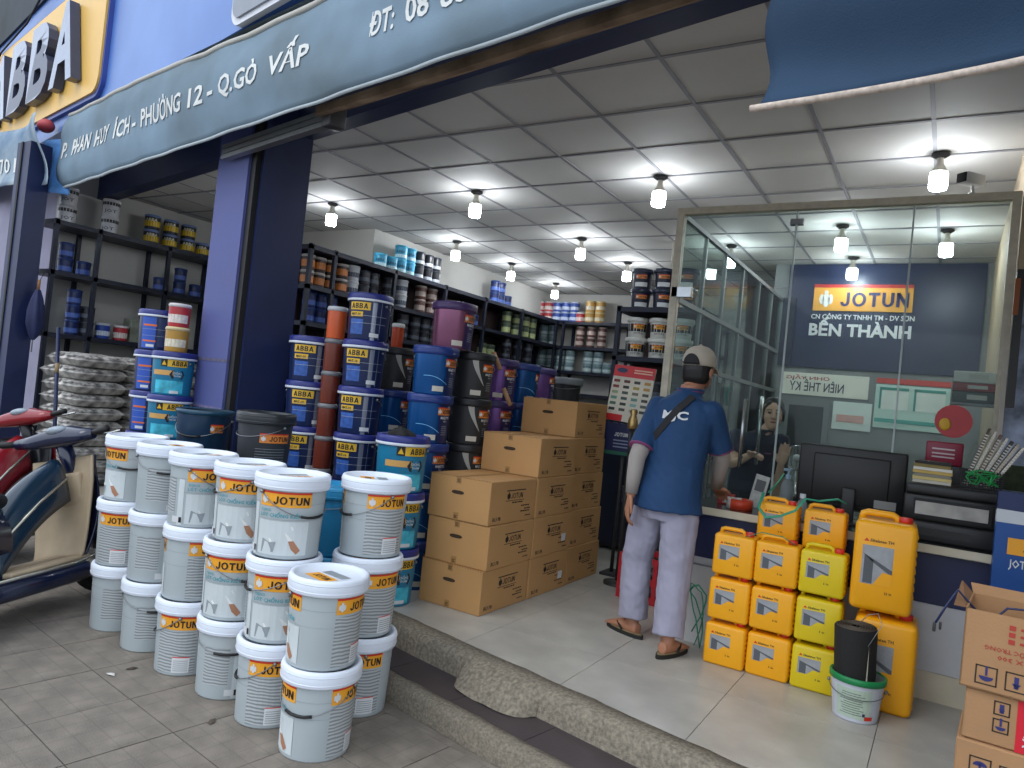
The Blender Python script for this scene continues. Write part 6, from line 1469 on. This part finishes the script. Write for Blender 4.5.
# ================================================================== scooters
def scooter(label, loc, rz, lean, c):
    t = thing('scooter', label, 'scooter', loc, (lean, 0, rz), 'parked scooters')
    B_ = lambda n, mb, m, par=None: mb.build(n, m, par or t)
    for wx in (-.62, .64):
        T = Matrix.Translation((wx, 0, .26)) @ Matrix.Rotation(pi/2, 4, 'X')
        wh = B_('wheel', MB().lathe([(.2, -.03), (.235, -.045), (.258, -.02), (.262, 0), (.258, .02), (.235, .045), (.2, .03), (.2, -.03)], 32, None, T), mat('tyre', '#18181a', .8))
        sp = MB().lathe([(.2, -.025), (.185, -.02), (.185, .02), (.2, .025)], 32, None, T)
        for k in range(18): a = 2*pi*k/18; sp.tube([T @ Vector((.03*cos(a+.3), .03*sin(a+.3), .02*(-1)**k)), T @ Vector((.19*cos(a), .19*sin(a), 0))], .003, 4)
        sp.lathe([(.0, -.05), (.04, -.05), (.04, .05), (0, .05)], 16, None, T); B_('rim', sp, m_steel, wh)
    # floor board, skirt, leg shield
    B_('floorboard', MB().rbox((-.2, -.17, .245), (.36, .17, .275), .012).rbox((-.1, -.05, .27), (.3, .05, .285), .006), c['beige'])
    B_('side_skirt', MB().rbox((-.62, -.2, .13), (.34, .2, .246), .04), c['dark'])
    B_('skirt_trim', MB().tube([(-.6, .2, .245), (.2, .2, .245), (.36, .19, .26), (.45, .2, .33)], .008, 6).tube([(-.6, -.2, .245), (.2, -.2, .245), (.36, -.19, .26), (.45, -.2, .33)], .008, 6), mat('chrome_trim', '#b9b6a8', .25, metal=.7))
    def shd(u, v, back):
        y = (2*u-1)*(.165+.06*v-.06*max(0, v-.75)); x = .30+.16*v**.7+.03*(1-v)*0+.06*(2*u-1)**2*-1*(.3+v*.7)
        x += .05*sin(pi*min(1, v*1.2))*(0 if back else 1); return (x+(0 if back else .035), y, .262+.60*v)
    B_('shield_inner', MB().grid(lambda u, v: shd(1-u, v, True), 14, 16, None, None, True, .012), c['beige'])
    B_('shield_outer', MB().grid(lambda u, v: shd(u, v, False), 14, 16, None, None, True, .01), c['body'])
    B_('glove_box', MB().rbox((.395, -.11, .56), (.46, .11, .77), .02), c['beige']); B_('latch', MB().blob((.394, .05, .70), (.006, .02, .008)), m_steel)
    # centre cover
    def cov(u, v):
        a = pi*u; w_ = .075+.03*v; h_ = .10; x = .34-.56*v; z = .78-.36*v+.05*sin(pi*v)
        return (x, w_*cos(a), z-.18*(1-sin(a))+.08*sin(a))
    B_('centre_cover', MB().grid(cov, 12, 14, None, None, True, .01), c['body2'])
    B_('cover_trim', MB().tube([(.34, -.08, .74), (.1, -.1, .62), (-.15, -.11, .46)], .008, 6).tube([(.34, .08, .74), (.1, .1, .62), (-.15, .11, .46)], .008, 6), mat('chrome_trim', '#b9b6a8', .25, metal=.7))
    # seat and tail
    mb = MB(); loft(mb, [((-.1, 0, .66), (0, .09, 0), (0, 0, .05)), ((-.3, 0, .70), (0, .13, 0), (0, 0, .07)), ((-.6, 0, .73), (0, .14, 0), (0, 0, .065)), ((-.85, 0, .75), (0, .1, 0), (0, 0, .04))], 16); B_('seat', mb, mat('seat_black', '#161617', .6))
    mb = MB(); loft(mb, [((-.12, 0, .45), (0, .12, 0), (0, 0, .17)), ((-.4, 0, .52), (0, .16, 0), (0, 0, .16)), ((-.75, 0, .60), (0, .14, 0), (0, 0, .11)), ((-.98, 0, .66), (0, .07, 0), (0, 0, .05))], 16); B_('tail_body', mb, c['body'])
    # steering: neck, headlight cover, bars
    st = B_('steering_column', MB().tube([(.62, 0, .3), (.46, 0, .82), (.42, 0, .96)], .045, 12), c['dark'])
    mb = MB(); loft(mb, [((.36, -.27, .985), (.03, 0, 0), (0, 0, .03)), ((.39, -.17, .99), (.055, 0, .01), (0, 0, .045)), ((.42, -.06, 1.0), (.085, 0, .01), (0, 0, .065)), ((.43, .06, 1.0), (.085, 0, .01), (0, 0, .065)), ((.39, .17, .99), (.055, 0, .01), (0, 0, .045)), ((.36, .27, .985), (.03, 0, 0), (0, 0, .03))], 14); B_('handlebar_cover', mb, c['body'], st)
    for s_ in (-1, 1):
        B_('grip', MB().tube([(.36, .26*s_, .99), (.32, .40*s_, 1.0)], .019, 12), m_black, st)
        B_('brake_lever', MB().tube([(.42, .24*s_, .985), (.43, .33*s_, .98), (.40, .42*s_, .985)], .007, 6), m_steel, st)
        B_('mirror_stem', MB().tube([(.37, .22*s_, 1.02), (.33, .27*s_, 1.1)], .006, 6), m_black, st) if c.get('mir') else None
    B_('headlight', MB().blob((.50, 0, .985), (.05, .09, .05)), mat('lamp_glass', '#c9d0d4', .1), st)
    B_('dashboard', MB().blob((.385, 0, 1.04), (.05, .075, .03)), mat('dash_grey', '#8f9aa4', .2), st)
    B_('front_fender', MB().lathe([(.275, -.06), (.29, -.03), (.292, .03), (.275, .06)], 20, None, Matrix.Translation((.64, 0, .26)) @ Matrix.Rotation(pi/2, 4, 'X') , a0=.3, a1=2.6), c['body'])
    B_('kick_stand', MB().tube([(-.1, .16, .14), (-.12, .24, .0)], .012, 8), m_steel)
    return t
m_bg = mat('trim_beige', '#a8967c', .6, var=.12, scale=7); m_sb = mat('scooter_navy', '#161f3c', .22, var=.1, coat=.5); m_st = mat('scooter_teal', '#182f42', .2, var=.08, coat=.6); m_sr = mat('scooter_red', '#8c1420', .25, var=.1, coat=.5); m_sk = mat('scooter_black', '#15161c', .35)
hb_ = A(96, 425, 4.42); hdg = Vector((-.36, .93, 0)).normalized(); rz = atan2(hdg.y, hdg.x)
p = Vector((hb_.x, hb_.y, 0))-hdg*.40; p.z = STREET
scooter('dark blue scooter with beige foot area parked beside the grey pails', p, rz, rad(-14), dict(beige=m_bg, body=m_sb, body2=m_st, dark=m_sb))
hb_ = A(52, 408, 5.4); hdg = Vector((-.45, .89, 0)).normalized(); rz = atan2(hdg.y, hdg.x); p = Vector((hb_.x, hb_.y, 0))-hdg*.40; p.z = STREET
s2_ = scooter('red and black scooter parked behind the dark blue one', p, rz, rad(-13), dict(beige=m_sk, body=m_sr, body2=m_sr, dark=m_sk))
